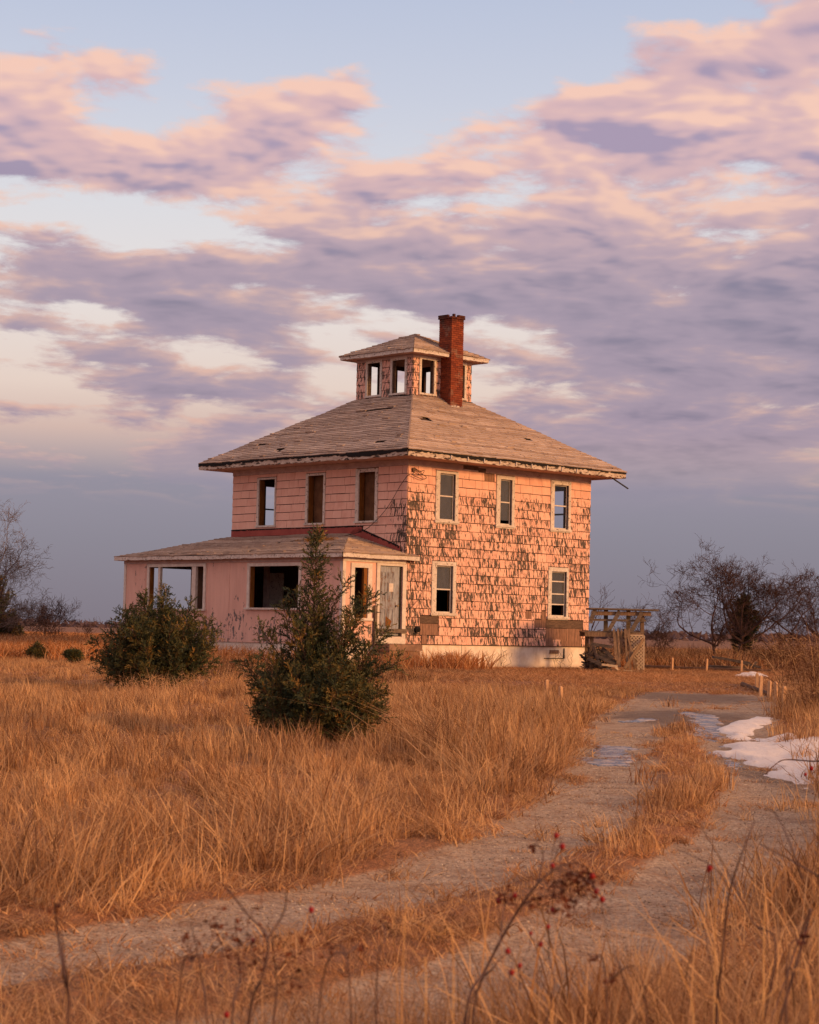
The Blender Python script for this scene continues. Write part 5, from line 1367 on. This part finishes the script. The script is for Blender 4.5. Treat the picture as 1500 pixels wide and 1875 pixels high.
# ------------------------------------------------------------------ evergreens
def cedar_mat():
    m, t, b = newmat('juniper_foliage')
    at_ = t.new('ShaderNodeAttribute', attribute_name='tint').outputs['Fac']
    rnd = t.new('ShaderNodeNewGeometry').outputs['Random Per Island']
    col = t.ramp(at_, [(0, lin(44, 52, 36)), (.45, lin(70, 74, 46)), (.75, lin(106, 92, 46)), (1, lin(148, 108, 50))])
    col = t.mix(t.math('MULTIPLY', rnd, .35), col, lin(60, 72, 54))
    t.put(b.inputs['Base Color'], col); b.inputs['Roughness'].default_value = .7
    return m
M['cedar'] = cedar_mat()
def unit(v): return v / (np.linalg.norm(v, axis=-1, keepdims=True) + 1e-9)
def cedar(name, loc, leaders, seed, label, leaf=.045, dens=1.0, cat='tree'):
    """leaders: list of (base offset xyz, tip offset xyz, radius of the plume at its widest, number of boughs)"""
    r = np.random.default_rng(seed)
    LP, LD_, LT = [], [], []
    root = empty(name, loc); tag(root, label, cat)
    wood_ = MB()
    for (b0, tip, rad, nb) in leaders:
        b0 = np.array(b0, float); tip = np.array(tip, float); ax_ = tip - b0; Ln = np.linalg.norm(ax_); axn = ax_ / Ln
        bow = r.normal(0, .04, 3) * Ln
        wood_.tube([tuple(b0 + ax_ * t + bow * math.sin(math.pi * t)) for t in (0, .3, .6, 1)], [.012 + .02 * Ln * .5, .01 + .012 * Ln * .5, .008, .003], 5)
        for k in range(nb):
            t = (k + r.random()) / nb; t = t ** .85
            p0 = b0 + ax_ * t + bow * math.sin(math.pi * t)
            az = k * 2.4 + r.normal(0, .4); e1 = unit(np.cross(axn, [.3, .9, .1])); e2 = np.cross(axn, e1)
            rr = rad * (1 - t) ** .75 * (.35 + .65 * min(1, t / .15)) * r.uniform(.55, 1.2) + .05
            outd = e1 * math.cos(az) + e2 * math.sin(az)
            d0 = unit(outd * r.uniform(.75, 1.0) + axn * r.uniform(.45, 1.0)); d0[2] += .12
            ln = rr * r.uniform(1.0, 1.35)
            tint0 = r.beta(1.3, 2.2) 
            # bough curve, sweeping upward
            ts = np.linspace(0, 1, 7); B = p0 + d0 * (ln * ts)[:, None]; B[:, 2] += .28 * ln * ts ** 2
            wood_.tube([tuple(q_) for q_ in B[::2]], [.006, .005, .004, .002], 3, False)
            nt = max(4, int(ln / .024 * dens))
            for j in range(nt):
                s = (j + r.random()) / nt; s = .08 + .92 * s
                q0 = p0 + d0 * (ln * s); q0[2] += .28 * ln * s * s
                td = unit(d0 + r.normal(0, .62, 3) + np.array([0, 0, .25])); tl = (.07 + .13 * (1 - s)) * r.uniform(.7, 1.3) * (1 + .5 * (rad > .5))
                m_ = max(5, int(tl / .012)); u = (np.arange(m_) + r.random(m_)) / m_
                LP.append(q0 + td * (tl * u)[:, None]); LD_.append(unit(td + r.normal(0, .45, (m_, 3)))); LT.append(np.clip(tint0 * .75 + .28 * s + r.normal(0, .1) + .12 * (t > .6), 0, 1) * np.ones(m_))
    P = np.concatenate(LP); Dr = np.concatenate(LD_); T = np.concatenate(LT); n = len(P)
    ln = leaf * r.uniform(.6, 1.3, n); sd = unit(np.cross(Dr, r.normal(0, 1, (n, 3))))
    w_ = leaf * .15
    V = np.stack([P, P + Dr * (ln * .45)[:, None] + sd * w_, P + Dr * ln[:, None], P + Dr * (ln * .45)[:, None] - sd * w_], 1).reshape(-1, 3)
    F = np.arange(4 * n).reshape(-1, 4)
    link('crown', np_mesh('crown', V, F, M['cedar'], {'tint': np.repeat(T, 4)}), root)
    wood_.build('trunk', M['bark'], root)
    return root
def fan(n, h, rad, seed, tilt0=.15, tilt1=1.0, zlo=.12, hw=1.0):
    """spreading leaders of a bush"""
    r = random.Random(seed); out = []
    for k in range(n):
        az = k * 2.39996 + r.gauss(0, .25); tl = tilt0 + (tilt1 - tilt0) * ((k + .5) / n) ** .8
        L = h * (1 - .38 * (tl / 1.2) ** 2) * r.uniform(.82, 1.08)
        d = (math.sin(tl) * math.cos(az) * hw, math.sin(tl) * math.sin(az) * hw, math.cos(tl))
        out.append(((d[0] * .08, d[1] * .08, zlo * r.random()), (d[0] * L, d[1] * L, max(.25, d[2] * L)), rad * r.uniform(.8, 1.2), int(30 * r.uniform(.8, 1.2) * L / h)))
    return out
p = (-1.09, 25.75); zg = gzf(*p)
L2 = [((0, 0, 0), (-.10, 0, 2.66), .23, 110), ((-.03, 0, .8), (-.40, 0, 1.90), .13, 26), ((-.03, 0, .9), (.28, .05, 2.05), .13, 26), ((0, 0, .2), (-.05, .1, 1.6), .36, 50), ((0, 0, .1), (-.52, .1, 1.72), .26, 42), ((0, 0, .1), (.62, -.1, 1.86), .24, 44), ((0, 0, .1), (.40, .2, 1.45), .26, 36)] + [((0, 0, .1), (-.80, 0, 1.42), .2, 34), ((0, 0, .1), (.82, 0, 1.45), .2, 34), ((0, 0, .1), (.35, -.3, 1.6), .2, 34), ((0, 0, .1), (-.3, -.35, 1.45), .2, 34), ((0, 0, .1), (-1.0, .1, 1.0), .2, 30), ((0, 0, .1), (1.0, -.1, 1.05), .2, 30)] + fan(60, 1.42, .28, 5, .5, 1.40)
cedar('red_cedar', (p[0], p[1], zg - .02), L2, 51, 'young evergreen cedar with a tall pointed spire before the porch', .05)
p = (-4.82, 38.6); zg = gzf(*p)
cedar('juniper_bush', (p[0], p[1], zg - .02), [((0, 0, 0), (.12, 0, 1.95), .28, 45)] + fan(62, 1.80, .34, 9, .12, 1.25, hw=1.08), 52, 'broad rounded evergreen bush standing before the left end of the porch', .062, .95, 'bush')
p = at(15, 1184, 86); zg = gzf(p.x, p.y)
cedar('evergreen', (p.x - .6, p.y, zg), [((0, 0, 0), (0, 0, 3.1), 1.0, 80)] + fan(16, 1.8, .5, 3, .4, 1.2), 53, 'dark evergreen cut off by the left edge under the bare tree', .13, .5)
p = at(1360, 1211, 92); zg = gzf(p.x, p.y)
cedar('evergreen', (p.x, p.y, zg), [((0, 0, .3), (0.1, 0, 3.0), .85, 80), ((0, 0, .2), (-.5, 0, 2.2), .5, 30), ((0, 0, .2), (.6, 0, 2.3), .5, 30)], 54, 'dark evergreen growing up inside the bare trees at right', .13, .5)
for px, py, Y, h, lab in ((68, 1203, 60, .42, 'small cedar seedling in the orange grass at far left'), (135, 1208, 56, .25, 'tiny cedar seedling right of the other seedling at left')):
    p = at(px, py, Y); zg = gzf(p.x, p.y)
    cedar('cedar_seedling', (p.x, p.y, zg), [((0, 0, 0), (0, 0, h), .16, 26)] + fan(5, h * .7, .12, 4, .4, .9), 55 + int(h * 10), lab, .07, .8)

# ------------------------------------------------------------------ bare trees
def bare_tree(name, loc, seed, starts, label, mat='twig', levels=5, twig=.007, density=1.0, cat='tree', droop=0.0):
    """starts: list of (offset, direction, length, radius)"""
    r = random.Random(seed); tr = MB(); br = MB()
    stack = [(Vector(o), Vector(d).normalized(), L, rad, 0) for o, d, L, rad in starts]
    while stack:
        p, d, L, rad, lv = stack.pop()
        n = 6 if lv < 2 else (5 if lv < 4 else 4); pts = [p]; dd = d.copy(); wob = .16 + .05 * lv
        for k in range(n):
            dd = (dd + Vector((r.gauss(0, wob), r.gauss(0, wob), r.gauss(0, wob * .8) + (.05 - droop) * (lv > 0)))).normalized(); pts.append(pts[-1] + dd * L / n)
        end = max(twig * .55, rad * .5); rr = [rad + (end - rad) * k / n for k in range(n + 1)]
        (tr if lv < 2 else br).tube(pts, rr, 6 if lv < 2 else 3, False)
        if lv >= levels: continue
        nc = int(round((4 if lv == 0 else 4.4) * density + r.random()))
        for k in range(nc):
            f = r.uniform(.25, 1.0) if lv else r.uniform(.4, 1.0); i = min(n - 1, int(f * n)); q_ = pts[i].lerp(pts[i + 1], f * n - i)
            td = (pts[i + 1] - pts[i]).normalized(); side = Vector((r.gauss(0, 1), r.gauss(0, 1), r.gauss(0, .8) + .25)); side = (side - td * side.dot(td)).normalized()
            a = r.uniform(.5, 1.25); nd_ = (td * math.cos(a) + side * math.sin(a)).normalized()
            rc = max(twig * .7, rr[i] * r.uniform(.42, .68)); Lc = L * r.uniform(.5, .88)
            if Lc > .08: stack.append((q_, nd_, Lc, rc, lv + 1))
        stack.append((pts[-1], dd, L * .6, end, lv + 1))
    root = empty(name, loc); tag(root, label, cat)
    tr.build('trunk', M[mat], root, True); br.build('crown', M[mat], root)
    return root
def G3(px, py, Y):
    p = at(px, py, Y); return (p.x, p.y, gzf(p.x, p.y))
bare_tree('bare_tree', G3(1318, 1213, 88), 3, [((0, 0, -.1), (-.25, 0, 1), 1.2, .09), ((-.25, 0, .85), (-1, .2, .55), 1.8, .06), ((-.1, 0, .8), (.5, .3, 1), 1.5, .05), ((-.2, 0, 1.0), (-.4, -.3, 1), 1.7, .05)], 'low spreading bare tree, left of the three at right', levels=5, twig=.009, density=.5)
bare_tree('bare_tree', G3(1357, 1213, 90), 8, [((0, 0, -.1), (.02, 0, 1), 1.6, .12), ((0, 0, 1.0), (-1, .1, .35), 1.9, .07), ((0, 0, 1.2), (.9, 0, .65), 1.7, .07), ((0, 0, 1.4), (-.4, 0, 1), 1.6, .06), ((0, 0, 1.5), (.35, .1, 1), 1.5, .06), ((0, 0, .9), (1, -.2, .3), 1.9, .06), ((0, 0, 1.3), (-.8, -.2, .8), 1.8, .06)], 'tallest bare tree with wide tangled crown around the evergreen at right', levels=5, twig=.009, density=.5)
bare_tree('bare_tree', G3(1446, 1205, 92), 12, [((0, 0, -.1), (.05, 0, 1), 1.9, .05), ((.1, 0, 1.5), (.8, 0, .7), 1.6, .045), ((.1, 0, 1.4), (-.8, 0, .5), 1.5, .045), ((.55, 0, -.1), (-.12, 0, 1), 1.8, .035), ((-.5, 0, -.1), (-.15, 0, 1), 1.9, .035)], 'thin stemmed bare tree at the right edge', levels=5, twig=.009, density=.5)
bare_tree('bare_tree', G3(1505, 1205, 88), 14, [((0, 0, -.1), (-.05, 0, 1), 1.9, .06), ((0, 0, 1.3), (.8, 0, .6), 1.6, .05), ((0, 0, 1.2), (-.7, 0, .7), 1.5, .045)], 'bare tree half cut off by the right edge', levels=5, twig=.009, density=.5)
bare_tree('bare_tree', G3(-62, 1188, 80), 21, [((0, 0, -.1), (.05, 0, 1), 2.0, .12), ((0, 0, 1.2), (1, 0, .9), 2.0, .06), ((0, 0, 1.5), (.5, .3, 1), 2.3, .06), ((0, 0, 1.0), (1, 0, .25), 1.7, .05), ((0, 0, 1.8), (-.6, 0, 1), 2.0, .06), ((0, 0, .7), (.8, -.2, .1), 1.5, .04)], 'grey bare tree reaching in from the left edge', 'greytwig', 5, .008, .5)
bare_tree('bare_sapling', G3(102, 1186, 82), 25, [((0, 0, -.1), (.12, 0, 1), 1.2, .022), ((.1, 0, .7), (-.4, 0, 1), .8, .014), ((.1, 0, .8), (.5, 0, 1), .8, .014)], 'thin bare sapling right of the dark post in the far left field', levels=3, twig=.008, density=.8)
bare_tree('bare_sapling', G3(50, 1185, 84), 26, [((0, 0, -.1), (.2, 0, 1), 1.0, .02), ((0, 0, -.1), (-.3, 0, 1), 1.1, .02), ((.1, 0, .6), (.8, 0, .6), .9, .014)], 'tangled bare sapling beside the evergreen at the left edge', levels=4, twig=.008, density=.8)
bare_tree('bare_sapling', G3(148, 1187, 84), 27, [((0, 0, -.1), (.1, 0, 1), .8, .014), ((.02, 0, .2), (.4, 0, 1), .7, .01)], 'small bare sapling in the field nearest the broad bush', levels=3, twig=.007, density=.7)
bare_tree('bare_sapling', G3(1083, 1210, 84), 28, [((0, 0, -.1), (.05, 0, 1), 1.7, .03), ((0, 0, 1.2), (.6, 0, 1), 1.1, .016), ((0, 0, 1.4), (.3, 0, 1), 1.2, .016)], 'bare sapling showing above the ruined deck behind the house', levels=2, twig=.009, density=.6)
bare_tree('bare_sapling', G3(1190, 1215, 78), 29, [((0, 0, -.1), (0, 0, 1), 1.3, .02), ((.2, 0, -.1), (.2, 0, 1), 1.1, .02), ((-.2, 0, -.1), (-.3, 0, 1), 1.0, .02)], 'brushy bare sapling between the ruined deck and the bare trees', levels=4, twig=.007, density=.8)

# brambles and dead weeds: ribbon stems with side shoots
def brush_mesh(name, seed, n, h0, h1, spread, mat, width=.004, lean=.35, curve=.5, shoots=4):
    r = np.random.default_rng(seed); Vs, Fs, off = [], [], 0
    V, F = tuft(seed, n, h0, h1, spread, lean, curve, width, windw=.15, k=5); Vs.append(V); Fs.append(F); off = len(V)
    mids = V.reshape(n, 5, 2, 3).mean(2)
    m_ = n * shoots; who = r.integers(0, n, m_); lvl = r.integers(1, 4, m_); base = mids[who, lvl]
    a = r.uniform(0, 2 * np.pi, m_); d = np.stack([np.cos(a), np.sin(a), r.uniform(.1, 1.2, m_)], 1); d = unit(d) * (r.uniform(.12, .4, m_) * (h0 + h1) / 2)[:, None]
    t = np.linspace(0, 1, 3); P = base[:, None, :] + d[:, None, :] * t[None, :, None]; P[..., 2] -= .12 * (t ** 2) * h1 * .4
    V2, F2 = ribbons(P, width * .6 * (1 - .8 * t)[None, :] * np.ones((m_, 1)), unit(r.normal(0, 1, (m_, 3)))); Vs.append(V2); Fs.append(F2 + off)
    return np_mesh(name, np.concatenate(Vs), np.concatenate(Fs), mat)
BR = [(1562, 1300, 34, 1.2, 'bramble thicket of brown canes at the right edge behind the large snow patch'), (1535, 1258, 46, 1.7, 'tall bramble thicket behind the row of pale stakes'), (1550, 1252, 43, 1.9, 'darkest bramble thicket at the right edge'),
      (1418, 1219, 76, 1.5, 'bramble clump beyond the end of the fallen log'), (1468, 1219, 76, 2.0, 'high bramble thicket under the bare tree at right'), (1496, 1300, 36, .6, 'low tangle of brown canes between stakes and snow')]
for k, (px, py, Y, h, lab) in enumerate(BR):
    o = link('bramble_thicket', brush_mesh('bramble_thicket', 700 + k, 260, h * .45, h, .75 * h, M['weed'], .005 + Y * .00007, .3, .55, 6)); o.location = G3(px, py, Y)
    tag(o, lab, 'bramble', 'brambles at the right')
for k, (px, py, Y, h, sp_, lab) in enumerate([(415, 1258, 44, .95, .8, 'reddish brown dead weeds between the two evergreens'), (735, 1256, 45, .7, .7, 'dead weeds by the front steps'), (445, 1226, 54, .9, .9, 'dead weeds against the porch foundation behind the pointed cedar'), (300, 1262, 36.5, .6, .8, 'pale weed stalks before the broad evergreen bush'), (1215, 1216, 76, 1.1, 1.2, 'brown thicket behind the fallen log beside the deck'), (1255, 1216, 78, 1.0, 1.3, 'brown thicket behind the fallen log under the bare tree'), (685, 1250, 50, .8, .8, 'brown weeds at the foot of the porch corner'), (1320, 1214, 86, .8, 1.6, 'brown undergrowth around the far scrap pile')]):
    o = link('dead_weeds', brush_mesh('dead_weeds', 750 + k, 240, h * .4, h, sp_, M['weed'] if k != 3 else M['grass'], .0045, .25, .35, 4)); o.location = G3(px, py, Y)
    tag(o, lab, 'weeds', 'clumps of dead weeds')
# fine vines on the foundation
for k, (a0, lab) in enumerate(((2.0, 'leftmost dry vine creeping up the white foundation'), (4.6, 'branching dry vine in the middle of the white foundation'), (7.4, 'reddish vine climbing past the foundation vent'))):
    rg = random.Random(k + 60); mb = MB()
    for j in range(7):
        a = a0 + rg.gauss(0, .3); z = 0; pts = [(a, -.03, 0)]
        for s in range(6):
            a += rg.gauss(0, .1); z += rg.uniform(.03, .14); pts.append((a, -.03 - .01 * rg.random(), z))
        mb.tube(pts, .006, 3, False)
    o = mb.build('dry_vine', M['twig']); o.location = HOUSE.location; o.rotation_euler = HOUSE.rotation_euler; tag(o, lab, 'vine', 'vines on the foundation')

# ------------------------------------------------------------------ foreground wild roses and stalks
M['hip'] = plain('red_rose_hip', lin(140, 22, 24), .4)
M['deadleaf'] = plain('brown_dead_leaf', lin(112, 58, 34), .8, lin(76, 40, 28), 20, None)
M['cane'] = plain('grey_purple_cane', lin(104, 78, 70), .85, lin(70, 50, 48), 12, None)
M['stalk'] = plain('pale_straw_stalk', lin(222, 176, 118), .8, lin(190, 138, 84), 8, None)
def ball(c, r, seed=0):
    mb = []; n = 8; V = []
    for i in range(5):
        ph = math.pi * i / 4
        for j in range(n):
            th_ = 2 * math.pi * j / n; V.append((c[0] + r * math.sin(ph) * math.cos(th_), c[1] + r * math.sin(ph) * math.sin(th_), c[2] + r * 1.15 * math.cos(ph)))
    F = [(i * n + j, i * n + (j + 1) % n, (i + 1) * n + (j + 1) % n, (i + 1) * n + j) for i in range(4) for j in range(n)]
    return V, F
def rose(name, Y, base_px, canes, hips, leaves, label, rad=.004):
    """canes: pixel polylines; hips: pixel points; leaves: (pixel centre, spread px, count)"""
    b = at(*base_px, Y); root = empty(name, (b.x, b.y, gzf(b.x, b.y))); tag(root, label, 'rose bush' if name == 'wild_rose' else 'stem', 'wild roses in the foreground' if name == 'wild_rose' else 'dead stems in the foreground')
    o_ = Vector(root.location); rg = random.Random(int(base_px[0]))
    mb = MB()
    for c in canes:
        pts = [at(px, py, Y + rg.uniform(-.15, .15)) for px, py, *_ in c['p']]
        if c.get('root', True): pts = [Vector((pts[0].x + (o_.x - pts[0].x) * .8, Y, o_.z - .03))] + pts
        path = smooth_path([p_ - o_ for p_ in pts], 6); r0 = c.get('r', rad)
        mb.tube(path, [r0 * (1 - .65 * k / len(path)) for k in range(len(path))], 6, False)
    mb.build('cane', M['cane'], root, True)
    for (px, py, *sz) in hips:
        q_ = at(px, py, Y + rg.uniform(-.1, .1)) - o_; V, F = ball(q_, (sz[0] if sz else 5.5) * Y / FPX)
        me = bpy.data.meshes.new('rose_hip'); me.from_pydata(V, [], F); me.materials.append(M['hip'] if rg.random() < .85 else M['deadleaf']); me.polygons.foreach_set('use_smooth', [True] * len(F)); link('rose_hip', me, root)
        s_ = MB(); s_.tube([q_, q_ + Vector((rg.gauss(0, .01), 0, -.03)), q_ + Vector((rg.gauss(0, .02), rg.gauss(0, .02), -.07))], .0012, 4, False); s_.build('hip_stem', M['cane'], root)
    lm = MB()
    for (px, py, spx, cnt) in leaves:
        for k in range(cnt):
            c = at(px + rg.gauss(0, spx), py + rg.gauss(0, spx * .8), Y + rg.gauss(0, .05)) - o_
            d = Vector((rg.gauss(0, 1), rg.gauss(0, 1), rg.gauss(0, 1))).normalized(); s = d.cross(Vector((rg.gauss(0, 1), rg.gauss(0, 1), rg.gauss(0, 1)))).normalized(); L = rg.uniform(.010, .024); n_ = d.cross(s) * L * .3
            lm.quad(c, c + d * L * .5 + s * L * .33 + n_, c + d * L, c + d * L * .5 - s * L * .33 + n_)
            if k % 3 == 0: lm.tube([c, c + Vector((rg.gauss(0, .02), rg.gauss(0, .02), rg.gauss(0, .03)))], .0012, 3, False)
    if leaves: o = lm.build('dead_leaves', M['deadleaf'], root); o['kind'] = 'stuff'
    return root
rose('wild_rose', 5.6, (845, 1875), [
    {'p': [(852, 1868), (890, 1775), (935, 1690), (985, 1618), (1030, 1585), (1062, 1580)], 'r': .0055}, {'p': [(868, 1850), (905, 1770), (930, 1745)], 'r': .004},
    {'p': [(985, 1618), (995, 1560), (975, 1545)], 'root': False, 'r': .003}, {'p': [(1008, 1600), (1022, 1555), (1030, 1530)], 'root': False, 'r': .002},
    {'p': [(1015, 1592), (1050, 1600), (1085, 1620), (1098, 1640)], 'root': False, 'r': .003}, {'p': [(960, 1655), (1000, 1640), (1040, 1648)], 'root': False, 'r': .0025}, {'p': [(915, 1730), (922, 1670), (930, 1645)], 'root': False, 'r': .0025},
    {'p': [(860, 1860), (880, 1800), (850, 1720)], 'r': .003}, {'p': [(1004, 1860), (1006, 1750), (1004, 1690)], 'r': .003}],
    [(1030, 1550), (1019, 1530, 5), (1085, 1604), (1012, 1585, 4.5), (1103, 1647), (1013, 1666), (914, 1649), (943, 1640, 4.5), (990, 1729, 5), (930, 1742), (952, 1768, 4.5), (937, 1780, 6), (972, 1709, 3.5), (1092, 1632), (1004, 1697, 4)],
    [(1046, 1622, 22, 75), (1076, 1612, 15, 36), (925, 1642, 9, 20), (973, 1550, 4, 6), (1036, 1658, 14, 26), (1000, 1640, 16, 14)], 'wild rose cane with red hips and curled dead leaves in the middle foreground')
rose('wild_rose', 5.2, (430, 1900), [
    {'p': [(455, 1875), (480, 1790), (490, 1720), (450, 1670), (410, 1620)], 'r': .005}, {'p': [(490, 1720), (520, 1670), (525, 1625)], 'root': False, 'r': .003}, {'p': [(425, 1875), (440, 1790), (430, 1690)], 'r': .004}, {'p': [(380, 1880), (370, 1790), (350, 1690)], 'r': .003}, {'p': [(500, 1875), (505, 1780), (498, 1720)], 'r': .004}],
    [(570, 1666), (415, 1858), (463, 1722, 4)], [(440, 1730, 34, 50), (405, 1718, 24, 22), (520, 1750, 34, 36)], 'blurred rose bush with dead leaves left of the middle foreground')
rose('wild_rose', 6.0, (1310, 1880), [
    {'p': [(1312, 1870), (1322, 1760), (1335, 1640), (1360, 1560), (1382, 1505)], 'r': .005}, {'p': [(1420, 1760), (1380, 1690), (1340, 1610), (1300, 1540), (1275, 1500)], 'r': .0035}, {'p': [(1470, 1610), (1445, 1540), (1420, 1490), (1400, 1482)], 'root': False, 'r': .003}, {'p': [(1500, 1605), (1440, 1570), (1390, 1545)], 'root': False, 'r': .003}, {'p': [(1340, 1640), (1310, 1590), (1240, 1555)], 'root': False, 'r': .0022},
    {'p': [(1480, 1690), (1460, 1730), (1440, 1790), (1410, 1875)], 'r': .005}, {'p': [(1140, 1785), (1128, 1745)], 'r': .0028}, {'p': [(1320, 1860), (1300, 1760), (1290, 1700)], 'r': .003}],
    [(1300, 1589, 5.5), (1298, 1594, 4)], [], 'tall thin rose canes rising at the right of the foreground')
rose('wild_rose', 12.5, (1495, 1440), [{'p': [(1520, 1392), (1490, 1394), (1440, 1391), (1420, 1400), (1402, 1418)], 'r': .006, 'root': False}, {'p': [(1492, 1394), (1495, 1380), (1484, 1372)], 'r': .003, 'root': False}], [(1486, 1407, 4), (1475, 1418, 3)], [], 'arching rose cane against the large snow patch at the right edge')
rose('wild_rose', 5.0, (110, 1890), [{'p': [(125, 1875), (118, 1790), (105, 1700), (100, 1655)], 'r': .006}, {'p': [(124, 1860), (118, 1760), (112, 1700)], 'r': .004}], [], [(100, 1660, 8, 10)], 'single dark upright cane at the left of the foreground')
def stalk(Y, pix, label, r0=.004):
    b = at(*pix[0], Y); pts = [Vector((b.x, b.y, gzf(b.x, b.y)))] + [at(*q_, Y) for q_ in pix]
    path = smooth_path(pts, 9); n = len(path); r0 *= .42
    o = MB().tube(path, [r0 * (1 - .5 * abs(k / n * 2 - .6)) * (1 if k < n - 2 else .4) for k in range(n)], 5, False).build('straw_stalk', M['stalk'], None, True)
    tag(o, label, 'stalk', 'pale straw stalks in the foreground')
stalk(5.4, [(735, 1875), (738, 1760), (743, 1660), (746, 1590)], 'tallest pale straw stalk in the middle foreground', .005)
stalk(5.4, [(728, 1860), (725, 1790), (728, 1760)], 'short pale stalk at the foot of the tallest one')
stalk(5.6, [(1010, 1875), (985, 1810), (950, 1780), (930, 1775)], 'thick pale stalk bending left below the rose hips', .006)
stalk(5.5, [(1270, 1875), (1250, 1790), (1225, 1728), (1190, 1715), (1110, 1702)], 'pale stalk bent sharply left at the right of the foreground', .006)
stalk(5.9, [(1400, 1680), (1412, 1640), (1430, 1598), (1440, 1590)], 'feathery pale stalk leaning right near the right edge', .006)
stalk(5.9, [(1310, 1700), (1315, 1640), (1330, 1590), (1340, 1575)], 'pale stalk beside the tall thin rose canes', .005)
stalk(5.2, [(830, 1750), (800, 1710), (740, 1680), (650, 1660)], 'long pale stalk arching left across the middle foreground', .0045)
stalk(5.2, [(780, 1800), (770, 1760), (745, 1730)], 'short curved stalk under the arching one', .004)
stalk(5.3, [(1480, 1800), (1400, 1830), (1350, 1850)], 'pale stalk lying low at the bottom right corner', .005)
stalk(5.3, [(1320, 1875), (1290, 1820), (1255, 1770)], 'pale stalk crossing behind the sharply bent one', .005)

for k, (Y_, pp) in enumerate([(5.1, [(300, 1880), (330, 1800), (352, 1760), (340, 1725)]), (5.3, [(560, 1880), (590, 1800), (640, 1745), (660, 1730)]), (5.0, [(660, 1880), (640, 1790), (600, 1740)]), (5.2, [(700, 1880), (690, 1800), (705, 1720), (700, 1690)]), (5.4, [(1120, 1880), (1110, 1800), (1085, 1755)]), (5.3, [(1210, 1880), (1180, 1810), (1120, 1790)]), (5.2, [(1460, 1880), (1440, 1790), (1465, 1720)])]):
    rose('dead_stem', Y_, pp[0], [{'p': pp[1:], 'r': .003}, {'p': [pp[-2], (pp[-2][0] + 22, pp[-2][1] - 26), (pp[-2][0] + 30, pp[-2][1] - 52)], 'root': False, 'r': .0016}], [], [(pp[-1][0], pp[-1][1], 8, 7)],
         ['dark stem farthest left in the foreground tangle', 'dark stem leaning right, left of the tallest pale stalk', 'dark stem leaning left before the arching pale stalk', 'upright dark stem just left of the tallest pale stalk', 'dark stem leaning left of the sharply bent pale stalk', 'low dark stem bent flat under the sharply bent stalk', 'dark stem in the bottom right corner'][k])

# tall foreground grass clumps, close to the lens
def fore_grass():
    r = np.random.default_rng(9)
    ks = tuft_set(900, 6, M['grass'], n=34, h0=.25, h1=1.0, spread=.16, lean=.35, curve=.6, width=.0030, k=7, windw=.2, head=.1) + tuft_set(950, 4, M['foreweed'], n=18, h0=.3, h1=1.1, spread=.16, lean=.3, curve=.3, width=.0024, k=6, windw=.1)
    y = 4.5 + 3.2 * r.random(1500) ** 1.2; x = r.uniform(-1.7, 2.0, 1500); c = fbm(x * 1.6 + 4, y * 1.3, 2)
    keep = r.random(1500) < np.where(x > .35, 1.0, np.where(x > -.7, .85, .6)) * sst(c, .3, .6)
    x, y, c = x[keep], y[keep], c[keep]; n = len(x)
    lim = np.where(x > .35, .74 - .03 * (y - 4.6), .62)      # stay below the line of sight to the driveway
    s = np.clip(.32 + .5 * c, .3, lim) * r.uniform(.7, 1.08, n) * np.where(x > .9, 1.12, 1.0)
    scatter('foreground_grass', 'blurred tufts of straw grass and weeds close to the camera', np.stack([x, y, gz(x, y)], 1), np.stack([np.zeros(n), np.zeros(n), r.uniform(0, 6.28, n)], 1), np.stack([s] * 3, 1), np.where(r.random(n) < .55, r.integers(0, 6, n), 6 + r.integers(0, 4, n)), ks)
fore_grass()

# ------------------------------------------------------------------ far wood on the horizon
def treeline():
    r = np.random.default_rng(31); P = []
    for (x0, x1, Y, h0, h1, n) in ((-900, 900, 1500, 3.0, 6.5, 5200), (40, 520, 900, 2.6, 6.0, 2200), (-420, -120, 1100, 1.5, 3.4, 1400)):
        x = r.uniform(x0, x1, n); y = Y + r.uniform(-40, 40, n)
        top = h0 + (h1 - h0) * fbm(x / 34.0 + Y, x * 0 + 3, 4) ** 1.3
        z = .3 + top * r.random(n) ** .7
        P.append(np.stack([x, y, z], 1))
    P = np.concatenate(P); n = len(P)
    d1 = unit(r.normal(0, 1, (n, 3)) * [1, .4, .8]) * r.uniform(1.0, 2.6, (n, 1)); d2 = unit(r.normal(0, 1, (n, 3)) * [1, .4, 1]) * r.uniform(.6, 1.5, (n, 1))
    V = np.stack([P - d1, P - d2, P + d1, P + d2], 1).reshape(-1, 3); V[:, 2] = np.maximum(V[:, 2], 0.2)
    o = link('far_wood', np_mesh('far_wood', V, np.arange(4 * n).reshape(-1, 4), M['farwood'])); tag(o, 'far line of bare woods along the horizon', None, kind='stuff')
M['farwood'] = plain('bare_winter_wood', lin(104, 84, 86), 1.0, lin(80, 66, 70), .06, None)
treeline()
